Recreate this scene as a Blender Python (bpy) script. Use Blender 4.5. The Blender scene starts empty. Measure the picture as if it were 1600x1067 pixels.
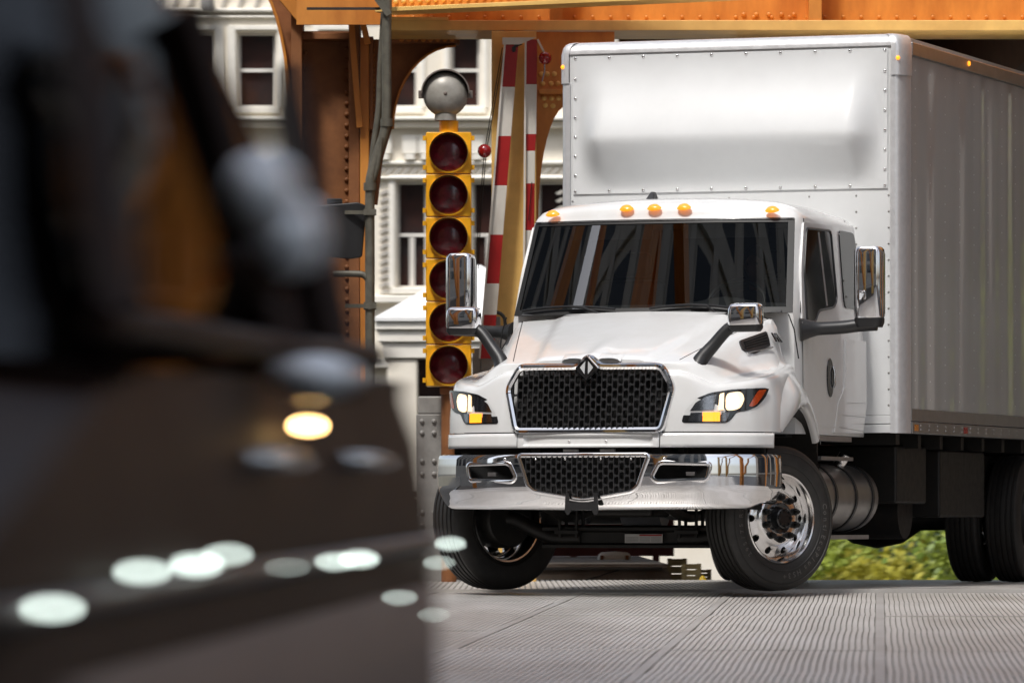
import bpy, math, random
from mathutils import Vector, Matrix
sin, cos, pi, rad = math.sin, math.cos, math.pi, math.radians
random.seed(7)
sc = bpy.context.scene
col = sc.collection

# ------------------------------------------------------------------ camera, sky, sun, exposure
F, EZ, YH = 8889.0, 0.468, 815.0           # focal length in photo pixels, eye height, horizon row
cd = bpy.data.cameras.new('camera'); cam = bpy.data.objects.new('camera', cd); col.objects.link(cam)
cam.location = (0, 0, EZ); cam.rotation_euler = (rad(90), 0, 0)
cd.sensor_width = 36; cd.lens = 200; cd.shift_y = (YH - 533.5) / 1600.0
cd.clip_start = 0.05; cd.clip_end = 3000
cd.dof.use_dof = True; cd.dof.focus_distance = 38.3
cd.dof.aperture_fstop = 8.6; cd.dof.aperture_ratio = 0.42; cd.dof.aperture_blades = 0
sc.camera = cam

SUN_EL, SUN_AZ = 58.0, 207.0               # degrees; azimuth measured clockwise from +Y (180 = behind the camera)
w = bpy.data.worlds.new('World'); sc.world = w; w.use_nodes = True
nt = w.node_tree; nt.nodes.clear()
sky = nt.nodes.new('ShaderNodeTexSky'); sky.sky_type = 'NISHITA'; sky.sun_disc = False
sky.sun_elevation = rad(SUN_EL); sky.sun_rotation = rad(SUN_AZ)
sky.dust_density = 3.0; sky.air_density = 1.0
bg = nt.nodes.new('ShaderNodeBackground'); bg.inputs[1].default_value = 0.15
wo = nt.nodes.new('ShaderNodeOutputWorld')
hs = nt.nodes.new('ShaderNodeHueSaturation'); hs.inputs['Saturation'].default_value = 0.5   # milky summer haze
nt.links.new(sky.outputs[0], hs.inputs['Color']); nt.links.new(hs.outputs[0], bg.inputs[0]); nt.links.new(bg.outputs[0], wo.inputs[0])
sl = bpy.data.lights.new('sun', 'SUN'); sl.energy = 2.1; sl.angle = rad(8); sl.color = (1.0, 0.97, 0.93)
so = bpy.data.objects.new('sun', sl); col.objects.link(so)
sd = Vector((sin(rad(SUN_AZ)) * cos(rad(SUN_EL)), cos(rad(SUN_AZ)) * cos(rad(SUN_EL)), sin(rad(SUN_EL))))
so.rotation_euler = sd.to_track_quat('Z', 'Y').to_euler()
vs = sc.view_settings; vs.view_transform = 'Standard'; vs.look = 'None'; vs.exposure = 0.4; vs.gamma = 1; vs.use_curve_mapping = False
sc.cycles.use_denoising = True
sc.cycles.max_bounces = 8; sc.cycles.glossy_bounces = 5; sc.cycles.transparent_max_bounces = 12
sc.cycles.sample_clamp_indirect = 6; sc.cycles.caustics_reflective = False; sc.cycles.caustics_refractive = False

# ------------------------------------------------------------------ materials
M = {}
def mat(name, c, rough=0.5, metal=0.0, coat=0.0, var=0.0, vscale=8.0, bump=0.0, bscale=60.0, emit=None, estr=0.0, c2=None, wear=0.0, spec=0.5, stretch=None, world=False):
    m = bpy.data.materials.new(name); m.use_nodes = True; n = m.node_tree; b = n.nodes['Principled BSDF']
    b.inputs['Base Color'].default_value = (*c, 1); b.inputs['Roughness'].default_value = rough; b.inputs['Metallic'].default_value = metal
    b.inputs['Coat Weight'].default_value = coat; b.inputs['Coat Roughness'].default_value = 0.04; b.inputs['Specular IOR Level'].default_value = spec
    if emit: b.inputs['Emission Color'].default_value = (*emit, 1); b.inputs['Emission Strength'].default_value = estr
    if var or bump or wear:
        tc = n.nodes.new('ShaderNodeTexCoord'); src = tc.outputs['Object']
        if world: src = n.nodes.new('ShaderNodeNewGeometry').outputs['Position']
        if stretch:
            mp = n.nodes.new('ShaderNodeMapping'); mp.inputs['Scale'].default_value = stretch
            n.links.new(src, mp.inputs[0]); src = mp.outputs[0]
    if var or wear:
        no = n.nodes.new('ShaderNodeTexNoise'); no.inputs['Scale'].default_value = vscale; no.inputs['Detail'].default_value = 6; no.inputs['Roughness'].default_value = 0.62
        n.links.new(src, no.inputs['Vector'])
        rp = n.nodes.new('ShaderNodeValToRGB'); rp.color_ramp.elements[0].position = 0.32; rp.color_ramp.elements[1].position = 0.72
        d = c2 if c2 else tuple(x * (1 - var) for x in c); e = c if c2 else tuple(min(1, x * (1 + var * .6)) for x in c)
        rp.color_ramp.elements[0].color = (*d, 1); rp.color_ramp.elements[1].color = (*e, 1)
        n.links.new(no.outputs['Fac'], rp.inputs[0]); n.links.new(rp.outputs[0], b.inputs['Base Color'])
        mr = n.nodes.new('ShaderNodeMapRange'); mr.inputs[3].default_value = max(0.02, rough * (1 - wear)); mr.inputs[4].default_value = min(1, rough * (1 + wear))
        n.links.new(no.outputs['Fac'], mr.inputs[0]); n.links.new(mr.outputs[0], b.inputs['Roughness'])
    if bump:
        n2 = n.nodes.new('ShaderNodeTexNoise'); n2.inputs['Scale'].default_value = bscale; n2.inputs['Detail'].default_value = 5
        n.links.new(src, n2.inputs['Vector'])
        bp = n.nodes.new('ShaderNodeBump'); bp.inputs['Strength'].default_value = bump; bp.inputs['Distance'].default_value = 0.01
        n.links.new(n2.outputs['Fac'], bp.inputs['Height']); n.links.new(bp.outputs[0], b.inputs['Normal'])
    M[name] = m
    return m
def glass(name, tint, refl=.05, boost=1.0, top=1.0):
    m = bpy.data.materials.new(name); m.use_nodes = True; n = m.node_tree; n.nodes.clear()
    o = n.nodes.new('ShaderNodeOutputMaterial'); mx = n.nodes.new('ShaderNodeMixShader')
    t = n.nodes.new('ShaderNodeBsdfTransparent'); t.inputs[0].default_value = (*tint, 1)
    g = n.nodes.new('ShaderNodeBsdfGlossy'); g.inputs['Roughness'].default_value = 0.01; g.inputs[0].default_value = (boost, boost, boost, 1)
    lw = n.nodes.new('ShaderNodeLayerWeight'); pw = n.nodes.new('ShaderNodeMath'); pw.operation = 'POWER'; pw.inputs[1].default_value = 5
    ma = n.nodes.new('ShaderNodeMath'); ma.operation = 'MULTIPLY_ADD'; ma.inputs[1].default_value = top - refl; ma.inputs[2].default_value = refl
    n.links.new(lw.outputs['Facing'], pw.inputs[0]); n.links.new(pw.outputs[0], ma.inputs[0]); n.links.new(ma.outputs[0], mx.inputs[0]); n.links.new(t.outputs[0], mx.inputs[1]); n.links.new(g.outputs[0], mx.inputs[2]); n.links.new(mx.outputs[0], o.inputs[0])
    M[name] = m
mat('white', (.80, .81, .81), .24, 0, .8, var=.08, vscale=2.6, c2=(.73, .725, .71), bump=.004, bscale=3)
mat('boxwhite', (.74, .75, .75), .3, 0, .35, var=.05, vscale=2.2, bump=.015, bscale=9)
mat('boxside', (.54, .52, .50), .13, 0, .6, var=.06, vscale=2, bump=.03, bscale=3.0, stretch=(1, 1, .12))  # white box; greyer base colour holds the shade on its side
mat('chrome', (.82, .82, .83), .045, 1, var=.03, vscale=30, wear=.5)
mat('alu', (.72, .72, .73), .34, .4, var=.08, vscale=20, wear=.3)
mat('alurough', (.50, .50, .51), .42, 1, var=.12, vscale=12, wear=.3)
mat('darkchrome', (.30, .30, .31), .12, 1, var=.2, vscale=60)
mat('polished', (.78, .77, .76), .14, 1, var=.05, vscale=40, wear=.5)
mat('blackplastic', (.018, .018, .019), .42, var=.15, vscale=40, bump=.05, bscale=300)
mat('blackgloss', (.012, .012, .013), .18, 0, .3)
mat('chassis', (.007, .007, .007), .5, var=.4, vscale=18, c2=(.014, .012, .010), wear=.3, spec=.35)
mat('rubber', (.011, .0105, .010), .55, var=.25, vscale=14, bump=.1, bscale=120, c2=(.022, .020, .018))
mat('rubbertext', (.10, .095, .09), .5)
mat('darkwood', (.09, .034, .015), .7, var=.4, vscale=6)
mat('frit', (.006, .006, .006), .5)
mat('darkin', (.006, .006, .006), .9)
mat('dash', (.05, .05, .05), .6, var=.1)
mat('grillebar', (.06, .06, .063), .3, .5, var=.1); mat('grilleweb', (.02, .02, .021), .4)
mat('silver', (.68, .69, .70), .3, .3); mat('smearsilver', (.80, .82, .86), .25, .1, .5)  # second silver is for added blobs that imitate blurred highlights
mat('amber', (.85, .28, .02), .2, 0, .6, emit=(1, .34, .02), estr=.55)
mat('amberlit', (.9, .30, .02), .2, emit=(1, .30, .015), estr=1.5)
mat('amberdark', (.55, .07, .012), .12, 0, .8, var=.2, vscale=90)
mat('headlit', (1, .95, .85), .2, emit=(1, .86, .62), estr=5.0)
mat('headwarm', (1, .9, .7), .2, emit=(1, .66, .34), estr=1.1)
mat('lampglow', (1, .8, .5), .2, emit=(1, .50, .12), estr=4)
glass('clearlens', (.97, .97, .97), .015, 1, .35); glass('carwindow', (.09, .06, .05), .04, 1, .16); glass('windshield', (.45, .47, .46), .15, 1.0)
mat('tinted', (.008, .008, .009), .03, 0, 0, spec=.6)
mat('tank', (.42, .41, .40), .36, 1, var=.15, vscale=10, wear=.4)
mat('labelwhite', (.55, .54, .52), .6); mat('labelred', (.35, .02, .02), .6); mat('labelgrey', (.25, .25, .25), .6)
mat('redrefl', (.40, .01, .01), .2, 0, .5); mat('amberrefl', (.75, .25, .02), .25, 0, .4, var=.3, vscale=80)
mat('skin', (.22, .11, .075), .5); mat('hair', (.012, .009, .007), .6); mat('shirt', (.03, .035, .05), .8)
mat('orangelit', (.95, .58, .18), .5, 0, .1, var=.2, vscale=3.0, bump=.04, bscale=20, wear=.2)  # lit copy of the orange paint, brightness raised in the base colour
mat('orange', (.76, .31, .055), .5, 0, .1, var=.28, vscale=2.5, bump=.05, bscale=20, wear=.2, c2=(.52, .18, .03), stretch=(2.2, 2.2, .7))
mat('rust', (.34, .135, .045), .6, 0, 0, var=.4, vscale=5, bump=.08, bscale=25, c2=(.20, .075, .025))
mat('brick', (.11, .085, .07), .8, 0, 0, var=.4, vscale=1)
mat('steelgrey', (.34, .33, .315), .55, .1, var=.25, vscale=6, bump=.06, bscale=40)
mat('conduit', (.15, .14, .11), .5, .3, var=.3, vscale=12)
mat('grating', (.70, .675, .645), .40, .3, vscale=1.6, wear=.25, var=.3, c2=(.50, .47, .435), world=True, stretch=(1.0, .22, 1))
mat('gratingplate', (.56, .55, .53), .42, .35, var=.2, vscale=1.6, world=True, stretch=(1.0, .22, 1), c2=(.40, .37, .34))
mat('concrete', (.40, .34, .28), .85, var=.3, vscale=4, bump=.3, bscale=30, c2=(.24, .19, .15))
mat('darkmetal', (.03, .026, .024), .6, var=.3)
mat('stone', (.93, .87, .76), .7, var=.12, vscale=1.4, bump=.1, bscale=8, c2=(.84, .77, .64))
mat('stonetrim', (.93, .89, .80), .7, var=.1, vscale=2)
mat('stoneshade', (.50, .47, .42), .8, var=.15, vscale=2)
mat('winframe', (.68, .66, .62), .5); mat('winglass', (.020, .019, .020), .06, spec=.35, var=.5, vscale=1.5, c2=(.05, .022, .018))
mat('roofwhite', (.86, .86, .85), .6, var=.04)
mat('sigyellow', (.95, .46, .012), .38, 0, .25, var=.16, vscale=9, bump=.04, bscale=40)
mat('siglens', (.20, .010, .020), .2, 0, .4, var=.6, vscale=14)
mat('sigdark', (.02, .004, .005), .3)
mat('bell', (.36, .34, .30), .42, .15, var=.25, vscale=10)
mat('belldark', (.17, .14, .12), .5, .1, var=.25, vscale=10)
mat('gatewhite', (.66, .63, .57), .5, var=.1, vscale=6); mat('gatered', (.36, .012, .012), .4, var=.15, vscale=6)
mat('redlamp', (.40, .008, .012), .12, 0, .8, var=.4, vscale=60)
mat('asphalt', (.055, .054, .052), .85, var=.3, vscale=3, bump=.3, bscale=60)
mat('soil', (.10, .09, .06), .9, var=.3, vscale=1)
mat('water', (.03, .05, .05), .08, var=.2, bump=.5, bscale=1.5)
mat('leaf_a', (.26, .32, .03), .55, var=.35, vscale=2.5); mat('leaf_b', (.16, .24, .03), .55, var=.4, vscale=2.5); mat('leaf_c', (.55, .50, .05), .55, var=.35, vscale=2.5)
mat('leaf_d', (.06, .085, .085), .55, var=.4, vscale=2.5)
mat('bark', (.08, .06, .045), .9, var=.3)
mat('carpaint', (.040, .024, .018), .55, 0, .0, var=.5, vscale=2.2, spec=.1, c2=(.016, .008, .007))
mat('carroof', (.03, .025, .027), .3, 0, .2, spec=.4)
mat('carglass', (.014, .010, .009), .35, spec=.05)
mat('carlower', (.20, .15, .125), .6, 0, var=.1, spec=.05)  # paler brown put in for the road mirrored in the lower doors
mat('glintwhite', (.9, .95, 1), .2, emit=(.86, 1, .92), estr=9)  # glowing white that stands for sun glints on the car
mat('glintamber', (1, .8, .5), .2, emit=(1, .60, .22), estr=34)  # glowing amber that stands for the door handle glint
mat('wood', (.45, .36, .18), .8, var=.4, vscale=6); mat('yellow', (.75, .50, .02), .5)
mat('maroon', (.16, .035, .03), .6, var=.3, vscale=5)
mat('towerstone', (.50, .46, .41), .7, var=.12, vscale=.5); mat('towerglass', (.025, .032, .042), .08, spec=.6)

# ------------------------------------------------------------------ mesh helpers
class B:
    def __init__(s): s.v = []; s.f = []
    def add(s, v, f):
        o = len(s.v); s.v += [tuple(p) for p in v]; s.f += [tuple(i + o for i in q) for q in f]; return s
    def box(s, a, b):
        x0, y0, z0 = a; x1, y1, z1 = b
        return s.add([(x0, y0, z0), (x1, y0, z0), (x1, y1, z0), (x0, y1, z0), (x0, y0, z1), (x1, y0, z1), (x1, y1, z1), (x0, y1, z1)],
                     [(0, 3, 2, 1), (4, 5, 6, 7), (0, 1, 5, 4), (1, 2, 6, 5), (2, 3, 7, 6), (3, 0, 4, 7)])
    def bar(s, p, q, wx, wz, up=(0, 0, 1)):          # rectangular bar from p to q
        p, q = Vector(p), Vector(q); d = (q - p).normalized(); a = d.cross(Vector(up))
        if a.length < 1e-4: a = d.cross(Vector((0, 1, 0)))
        a.normalize(); b = a.cross(d).normalized(); a = a * wx / 2; b = b * wz / 2
        vs = [p - a - b, p + a - b, p + a + b, p - a + b, q - a - b, q + a - b, q + a + b, q - a + b]
        return s.add(vs, [(0, 1, 2, 3), (7, 6, 5, 4), (0, 4, 5, 1), (1, 5, 6, 2), (2, 6, 7, 3), (3, 7, 4, 0)])
    def tube(s, pts, r, n=10, cap=True, closed=False):
        pts = [Vector(p) for p in pts]; N = len(pts); rr = r if isinstance(r, (list, tuple)) else [r] * N; V = []; Fc = []; ref = None
        for i, p in enumerate(pts):
            if closed: t = (pts[(i + 1) % N] - pts[i - 1])
            else: t = pts[min(i + 1, N - 1)] - pts[max(i - 1, 0)]
            t.normalize()
            if ref is None:
                ref = Vector((0, 0, 1)) if abs(t.z) < .9 else Vector((1, 0, 0))
            a = ref - t * ref.dot(t)
            if a.length < 1e-5: a = t.orthogonal()
            a.normalize(); b = t.cross(a); ref = a
            for k in range(n):
                g = 2 * pi * k / n; V.append(p + a * cos(g) * rr[i] + b * sin(g) * rr[i])
        for i in range(N if closed else N - 1):
            j = (i + 1) % N
            for k in range(n):
                l = (k + 1) % n; Fc.append((i * n + k, i * n + l, j * n + l, j * n + k))
        if cap and not closed: Fc.append(tuple(range(n))[::-1]); Fc.append(tuple((N - 1) * n + k for k in range(n)))
        return s.add(V, Fc)
    def cyl(s, p, q, r, n=16, r2=None): return s.tube([p, q], [r, r if r2 is None else r2], n)
    def lathe(s, prof, n=32, axis='x', o=(0, 0, 0), ang=2 * pi):
        V = []; Fc = []; m = len(prof); full = abs(ang - 2 * pi) < 1e-6; K = n if full else n + 1
        for k in range(K):
            g = ang * k / n
            for (a, r) in prof:
                p = (a, r * cos(g), r * sin(g)) if axis == 'x' else ((r * cos(g), a, r * sin(g)) if axis == 'y' else (r * cos(g), r * sin(g), a))
                V.append((p[0] + o[0], p[1] + o[1], p[2] + o[2]))
        for k in range(n):
            l = (k + 1) % n if full else k + 1
            for i in range(m - 1):
                Fc.append((k * m + i, l * m + i, l * m + i + 1, k * m + i + 1))
        return s.add(V, Fc)
    def grid(s, nu, nv, fn, keep=None):
        V = [fn(i / nu, j / nv) for j in range(nv + 1) for i in range(nu + 1)]
        Fc = [(j * (nu + 1) + i, j * (nu + 1) + i + 1, (j + 1) * (nu + 1) + i + 1, (j + 1) * (nu + 1) + i) for j in range(nv) for i in range(nu) if keep is None or keep((i + .5) / nu, (j + .5) / nv)]
        return s.add(V, Fc)
    def prism(s, poly, fn0, fn1):                     # polygon (2d) placed by fn0 (front) and fn1 (back)
        n = len(poly); V = [fn0(*p) for p in poly] + [fn1(*p) for p in poly]
        return s.add(V, [tuple(range(n)), tuple(range(2 * n - 1, n - 1, -1))] + [(i, i + n, (i + 1) % n + n, (i + 1) % n) for i in range(n)])
    def dome(s, c, r, n=10, h=None, axis=(0, -1, 0)):
        h = h or r; ax = Vector(axis).normalized(); a = ax.orthogonal().normalized(); b = ax.cross(a); c = Vector(c); V = []; Fc = []
        for j in range(3):
            t = j / 3 * pi / 2
            for k in range(n):
                g = 2 * pi * k / n; V.append(c + (a * cos(g) + b * sin(g)) * r * cos(t) + ax * h * sin(t))
        V.append(c + ax * h)
        for j in range(2):
            for k in range(n): Fc.append((j * n + k, j * n + (k + 1) % n, (j + 1) * n + (k + 1) % n, (j + 1) * n + k))
        for k in range(n): Fc.append((2 * n + k, 2 * n + (k + 1) % n, 3 * n))
        return s.add(V, Fc)
    def mesh(s, name):
        me = bpy.data.meshes.new(name); me.from_pydata(s.v, [], s.f); me.update(); return me
def obj(name, b, m, parent=None, smooth=None, bevel=0, label=None, kind=None, subsurf=0, thick=0, fix=True):
    me = b.mesh(name) if isinstance(b, B) else b
    if m and not me.materials: me.materials.append(M[m])
    if fix and isinstance(b, B):
        import bmesh
        bm = bmesh.new(); bm.from_mesh(me)
        bmesh.ops.recalc_face_normals(bm, faces=bm.faces); bm.to_mesh(me); bm.free()
    if smooth is not None:
        me.shade_smooth()
        if smooth < 180: me.set_sharp_from_angle(angle=rad(smooth))
    o = bpy.data.objects.new(name, me); col.objects.link(o)
    if parent: o.parent = parent
    if thick:
        md = o.modifiers.new('s', 'SOLIDIFY'); md.thickness = thick; md.offset = -1
    if bevel:
        md = o.modifiers.new('b', 'BEVEL'); md.width = bevel; md.segments = 2; md.limit_method = 'ANGLE'; md.angle_limit = rad(40)
        if smooth is None: me.shade_smooth(); me.set_sharp_from_angle(angle=rad(50)); md.harden_normals = True
    if subsurf:
        md = o.modifiers.new('ss', 'SUBSURF'); md.levels = subsurf; md.render_levels = subsurf
    if label: o['label'] = label
    if kind: o['kind'] = kind
    return o
def thing(name, label, cat, loc=(0, 0, 0), rotz=0, group=None):
    o = bpy.data.objects.new(name, None); col.objects.link(o); o.location = loc; o.rotation_euler = (0, 0, rotz); o.empty_display_size = .2
    o['label'] = label; o['category'] = cat
    if group: o['group'] = group
    return o
def tag(o, label, cat, group=None):
    o['label'] = label; o['category'] = cat
    if group: o['group'] = group
    return o
def dup(o, parent=None):
    c = o.copy(); col.objects.link(c); c.parent = parent
    for ch in o.children: dup(ch, c)
    return c
def sub(name, parent, loc=(0, 0, 0), rotz=0):
    o = bpy.data.objects.new(name, None); col.objects.link(o); o.parent = parent; o.location = loc; o.rotation_euler = (0, 0, rotz); o.empty_display_size = .1
    return o
def W(px, py, Y): return Vector(((px - 800) / F * Y, Y, EZ + (YH - py) / F * Y))
def sm(a, b, x):
    t = max(0., min(1., (x - a) / (b - a))); return t * t * (3 - 2 * t)
def lerp(a, b, t): return a + (b - a) * t
def interp(pts, x):
    if x <= pts[0][0]: return pts[0][1]
    for (a, b), (c, d) in zip(pts, pts[1:]):
        if x <= c: return lerp(b, d, (x - a) / (c - a))
    return pts[-1][1]
def catmull(P, n=8):
    P = [Vector(p) for p in P]; out = []
    for i in range(len(P) - 1):
        p0 = P[max(i - 1, 0)]; p1 = P[i]; p2 = P[i + 1]; p3 = P[min(i + 2, len(P) - 1)]
        for k in range(n):
            t = k / n; out.append(.5 * ((2 * p1) + (p2 - p0) * t + (2 * p0 - 5 * p1 + 4 * p2 - p3) * t * t + (3 * p1 - p0 - 3 * p2 + p3) * t ** 3))
    out.append(P[-1]); return out
def rrect(x0, x1, y0, y1, r, n=5):
    out = []
    for cx, cy, a in ((x1 - r, y1 - r, 0), (x0 + r, y1 - r, 90), (x0 + r, y0 + r, 180), (x1 - r, y0 + r, 270)):
        for k in range(n + 1):
            g = rad(a + 90 * k / n); out.append((cx + r * cos(g), cy + r * sin(g)))
    return out
def roundpoly(P, r, n=4):
    out = []; N = len(P)
    for i in range(N):
        a = Vector(P[i - 1]); b = Vector(P[i]); c = Vector(P[(i + 1) % N])
        d1 = (a - b); d2 = (c - b); k = min(r, d1.length * .45, d2.length * .45); p = b + d1.normalized() * k; q = b + d2.normalized() * k
        for j in range(n + 1):
            t = j / n; out.append(tuple(p * (1 - t) ** 2 + b * 2 * t * (1 - t) + q * t * t))
    return out
def inpoly(x, y, P):
    c = False
    for (x1, y1), (x2, y2) in zip(P, P[1:] + P[:1]):
        if (y1 > y) != (y2 > y) and x < (x2 - x1) * (y - y1) / (y2 - y1) + x1: c = not c
    return c
def text_mesh(s, size, ext):
    cu = bpy.data.curves.new('t', 'FONT'); cu.body = s; cu.size = size; cu.extrude = ext; cu.align_x = 'CENTER'; cu.resolution_u = 3
    o = bpy.data.objects.new('t', cu); col.objects.link(o); bpy.context.view_layer.update()
    me = bpy.data.meshes.new_from_object(o.evaluated_get(bpy.context.evaluated_depsgraph_get()))
    v = [tuple(x.co) for x in me.vertices]; f = [tuple(p.vertices) for p in me.polygons]
    bpy.data.objects.remove(o); bpy.data.meshes.remove(me); return v, f
# ------------------------------------------------------------------ the setting: decks, ground, water
DECK_A = math.atan((1375 - 800) / F)                      # the bridge axis runs a little right of the view axis
DD = Vector((sin(DECK_A), cos(DECK_A), 0)); DR = Vector((cos(DECK_A), -sin(DECK_A), 0))
def deck_z(Y): return min(EZ - 0.898 + (YH - 723) / F * Y, -0.004)
PW, PL = 1.03, 3.06
def grate_panel():
    b = B(); n = 31; sp = (PW - .055) / n
    for i in range(n):
        x0 = .0275 + sp * (i + .5); seg = 44; V = []; Fc = []
        for k in range(seg + 1):
            y = PL * k / seg; dx = .0022 * sin(y * 2 * pi / PL + .8) + .0008 * sin(y * 4 * pi / PL) ; hw = .0120
            V += [(x0 + dx - hw, y, -.03), (x0 + dx - hw, y, 0), (x0 + dx + hw, y, 0), (x0 + dx + hw, y, -.03)]
        for k in range(seg):
            o = 4 * k; Fc += [(o, o + 4, o + 5, o + 1), (o + 1, o + 5, o + 6, o + 2), (o + 2, o + 6, o + 7, o + 3)]
        b.add(V, Fc)
    for k in range(24):
        y = PL * (k + .5) / 24; b.box((.02, y - .006, -.028), (PW - .02, y + .006, -.012))
    b.box((.02, -.02, -.03), (PW - .02, .006, -.001))
    return b.mesh('grating_panel')
deck = obj('bridge_deck', B().add([(-14, 2, -.4), (16, 2, -.4), (16, 39.6, -.38), (-14, 39.6, -.38)], [(0, 1, 2, 3)]), 'darkmetal', kind='structure')
gp = grate_panel(); gp.materials.append(M['grating'])
org = W(1375, 940, 36.8); org.z = 0                       # a seam line passes here
slope = math.atan((YH - 723) / F)
rot = Matrix.Rotation(-DECK_A, 4, 'Z') @ Matrix.Rotation(slope, 4, 'X')
rr = random.Random(3)
y_end = 39.45
for i in range(-6, 5):
    for j in range(9):
        base = org + DR * (PW * i) + DD * (y_end - 36.8 - PL * (j + 1))
        if base.y < 9: continue
        p = bpy.data.objects.new('grating_panel', gp); col.objects.link(p); p.parent = deck
        base.z = EZ - 0.898 + (YH - 723) / F * base.y + rr.uniform(-.0025, .0025)
        p.matrix_local = Matrix.Translation(base) @ rot @ Matrix.Rotation(rr.uniform(-.0012, .0012), 4, 'X')
sm_ = B()
for j in range(9): sm_.box((-.024, PL * j + .004, -.03), (.024, PL * (j + 1), .0025))
sme = sm_.mesh('seam_plate'); sme.materials.append(M['gratingplate'])
for i in range(-6, 6):
    base = org + DR * (PW * i) + DD * (y_end - 36.8 - PL * 9); base.z = EZ - 0.898 + (YH - 723) / F * base.y
    p = bpy.data.objects.new('seam_plate', sme); col.objects.link(p); p.parent = deck; p.matrix_local = Matrix.Translation(base) @ rot
# the joint, then the second leaf: a level apron with the same grating, then the road falling away
apron = obj('road', B().grid(20, 60, lambda a, c: (-15 + 31 * a, 39.62 + 160 * c ** 2, -.012 - .0002 - (0 if 160 * c ** 2 < 6.4 else .036 * (160 * c ** 2 - 6.4)))), 'asphalt', kind='structure', smooth=60)
leaf = obj('bridge_leaf', B().box((-14, 39.50, -.35), (16, 39.62, -.09)), 'darkmetal', kind='structure')
g2 = B()
for i in range(150):
    x = -1.2 + i * .042; g2.box((x, 39.62, -.011), (x + .027, 46.0, .0))
g2.box((-3, 39.58, -.3), (8, 39.62, -.001))
obj('grating_bars', g2, 'grating', leaf, kind='stuff')
g3 = B()
for j in range(52): y = 39.7 + j * .12; g3.box((-1.2, y, -.011), (5.1, y + .014, -.002))
obj('cross_bars', g3, 'grating', leaf, kind='stuff')
obj('river', B().add([(-600, -600, -7.5), (600, -600, -7.5), (600, 900, -7.5), (-600, 900, -7.5)], [(0, 1, 2, 3)]), 'water', kind='structure')
obj('ground', B().grid(30, 30, lambda a, c: (-1500 + 3000 * a, 70 + 1500 * c, -3.6 - 2 * (1 if abs(-1500 + 3000 * a) < 0 else 0) - (2.5 if c < .001 else 0))), 'soil', kind='structure')
# raised concrete walk behind the truck
walk = B()
def wk(a, c):
    x = -9 + 10.42 * a + .03 * c; prof = [(48, -.2), (48, .085), (48.03, .11), (60, .11)]
    p = prof[int(round(c * 3))]; return (x - (.12 * (1 if p[1] > .05 else 0) if a > .99 else 0), p[0] , p[1])
walk.grid(24, 3, wk)
walk.add([(1.42, 48, -.2), (1.42, 60, -.2), (1.30, 60, .11), (1.30, 48.03, .11), (1.30, 48, .085)], [(0, 1, 2, 3, 4)])
wo_ = obj('pavement', walk, 'concrete', kind='structure')
k = B(); k.box((-3, 47.985, .062), (1.27, 47.999, .086)); obj('kerb_strip', k, 'darkmetal', wo_)
k = B()
for i in range(62):
    x = .1 + i * .019; k.bar((x, 47.978, .064), (x + .012, 47.978, .084), .008, .007, (0, 1, 0))
obj('strip_studs', k, 'steelgrey', wo_, kind='stuff')
k = B(); P = [(.62, 47.995, -.02), (.74, 47.994, .01), (.80, 47.995, .035), (.90, 47.995, .06)]
k.tube(P, .004, 5); obj('crack', k, 'darkmetal', wo_)

# ------------------------------------------------------------------ elevated bridge steel
def rivets(b, pts, r=.02, ax=(0, -1, 0), h=None):
    for p in pts: b.dome(p, r, 8, h or r * .7, ax)
def line(p, q, n):
    p, q = Vector(p), Vector(q); return [p + (q - p) * ((i + .5) / n) for i in range(n)]
# column A : built-up riveted column left of the signal
YA = 46.0
def PA(px, py, Y=YA): return W(px, py, Y)
cA = thing('bridge_column', 'brown riveted steel bridge column behind the grey conduit', 'column', (PA(535, 0).x, YA, 0))
def offs(b, o):
    b.v = [(x - o.location.x, y - o.location.y, z - o.location.z) for x, y, z in b.v]; return b
xl, xr = PA(472, 0).x, PA(545, 0).x; xr2 = PA(578, 0).x
ztop = PA(0, 45).z
obj('web', offs(B().box((xl, YA + .25, -.4), (xr, YA + .29, ztop)), cA), 'rust', cA)
obj('flange', offs(B().box((PA(455, 0).x, YA - .05, -.4), (xl, YA + .5, ztop + .3)), cA), 'rust', cA, bevel=.006)
obj('flange', offs(B().box((xr, YA - .05, -.4), (PA(562, 0).x, YA + .5, ztop + .1)), cA), 'rust', cA, bevel=.006)
obj('angle', offs(B().box((PA(563, 0).x, YA - .08, -.4), (PA(577, 0).x, YA + .02, PA(0, 60).z)), cA), 'orange', cA, bevel=.005)
obj('cap_plate', offs(B().box((xl, YA - .02, PA(0, 62).z), (xr, YA + .26, PA(0, 52).z)), cA), 'rust', cA, bevel=.005)
b = B()
rivets(b, line((xl + .02, YA + .245, .1), (xl + .02, YA + .245, ztop - .1), 30), .019); rivets(b, line((xr - .025, YA + .245, .1), (xr - .025, YA + .245, ztop - .1), 48), .021)
rivets(b, line((PA(574, 0).x + .04, YA - .0, 1.0), (PA(574, 0).x + .04, YA - .0, PA(0, 70).z), 30), .014)
obj('rivets', offs(b, cA), 'rust', cA, kind='stuff', smooth=60)
# slanted stiffener on the column head
b = B(); b.bar(PA(546, 0, YA - .12), PA(562, 200, YA - .12), .05, .03, (0, 1, 0)); obj('stiffener', offs(b, cA), 'orange', cA, bevel=.004)
b = B(); b.bar(PA(556, -10, YA - .14), PA(575, 70, YA - .14), .05, .03, (0, 1, 0)); obj('stiffener', offs(b, cA), 'orange', cA, bevel=.004)
b = B(); b.bar(PA(510, -14, YA - .3), PA(543, 24, YA - .12), .07, .05, (0, 1, 0)); obj('brace', offs(b, cA), 'orange', cA, bevel=.004)
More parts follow.
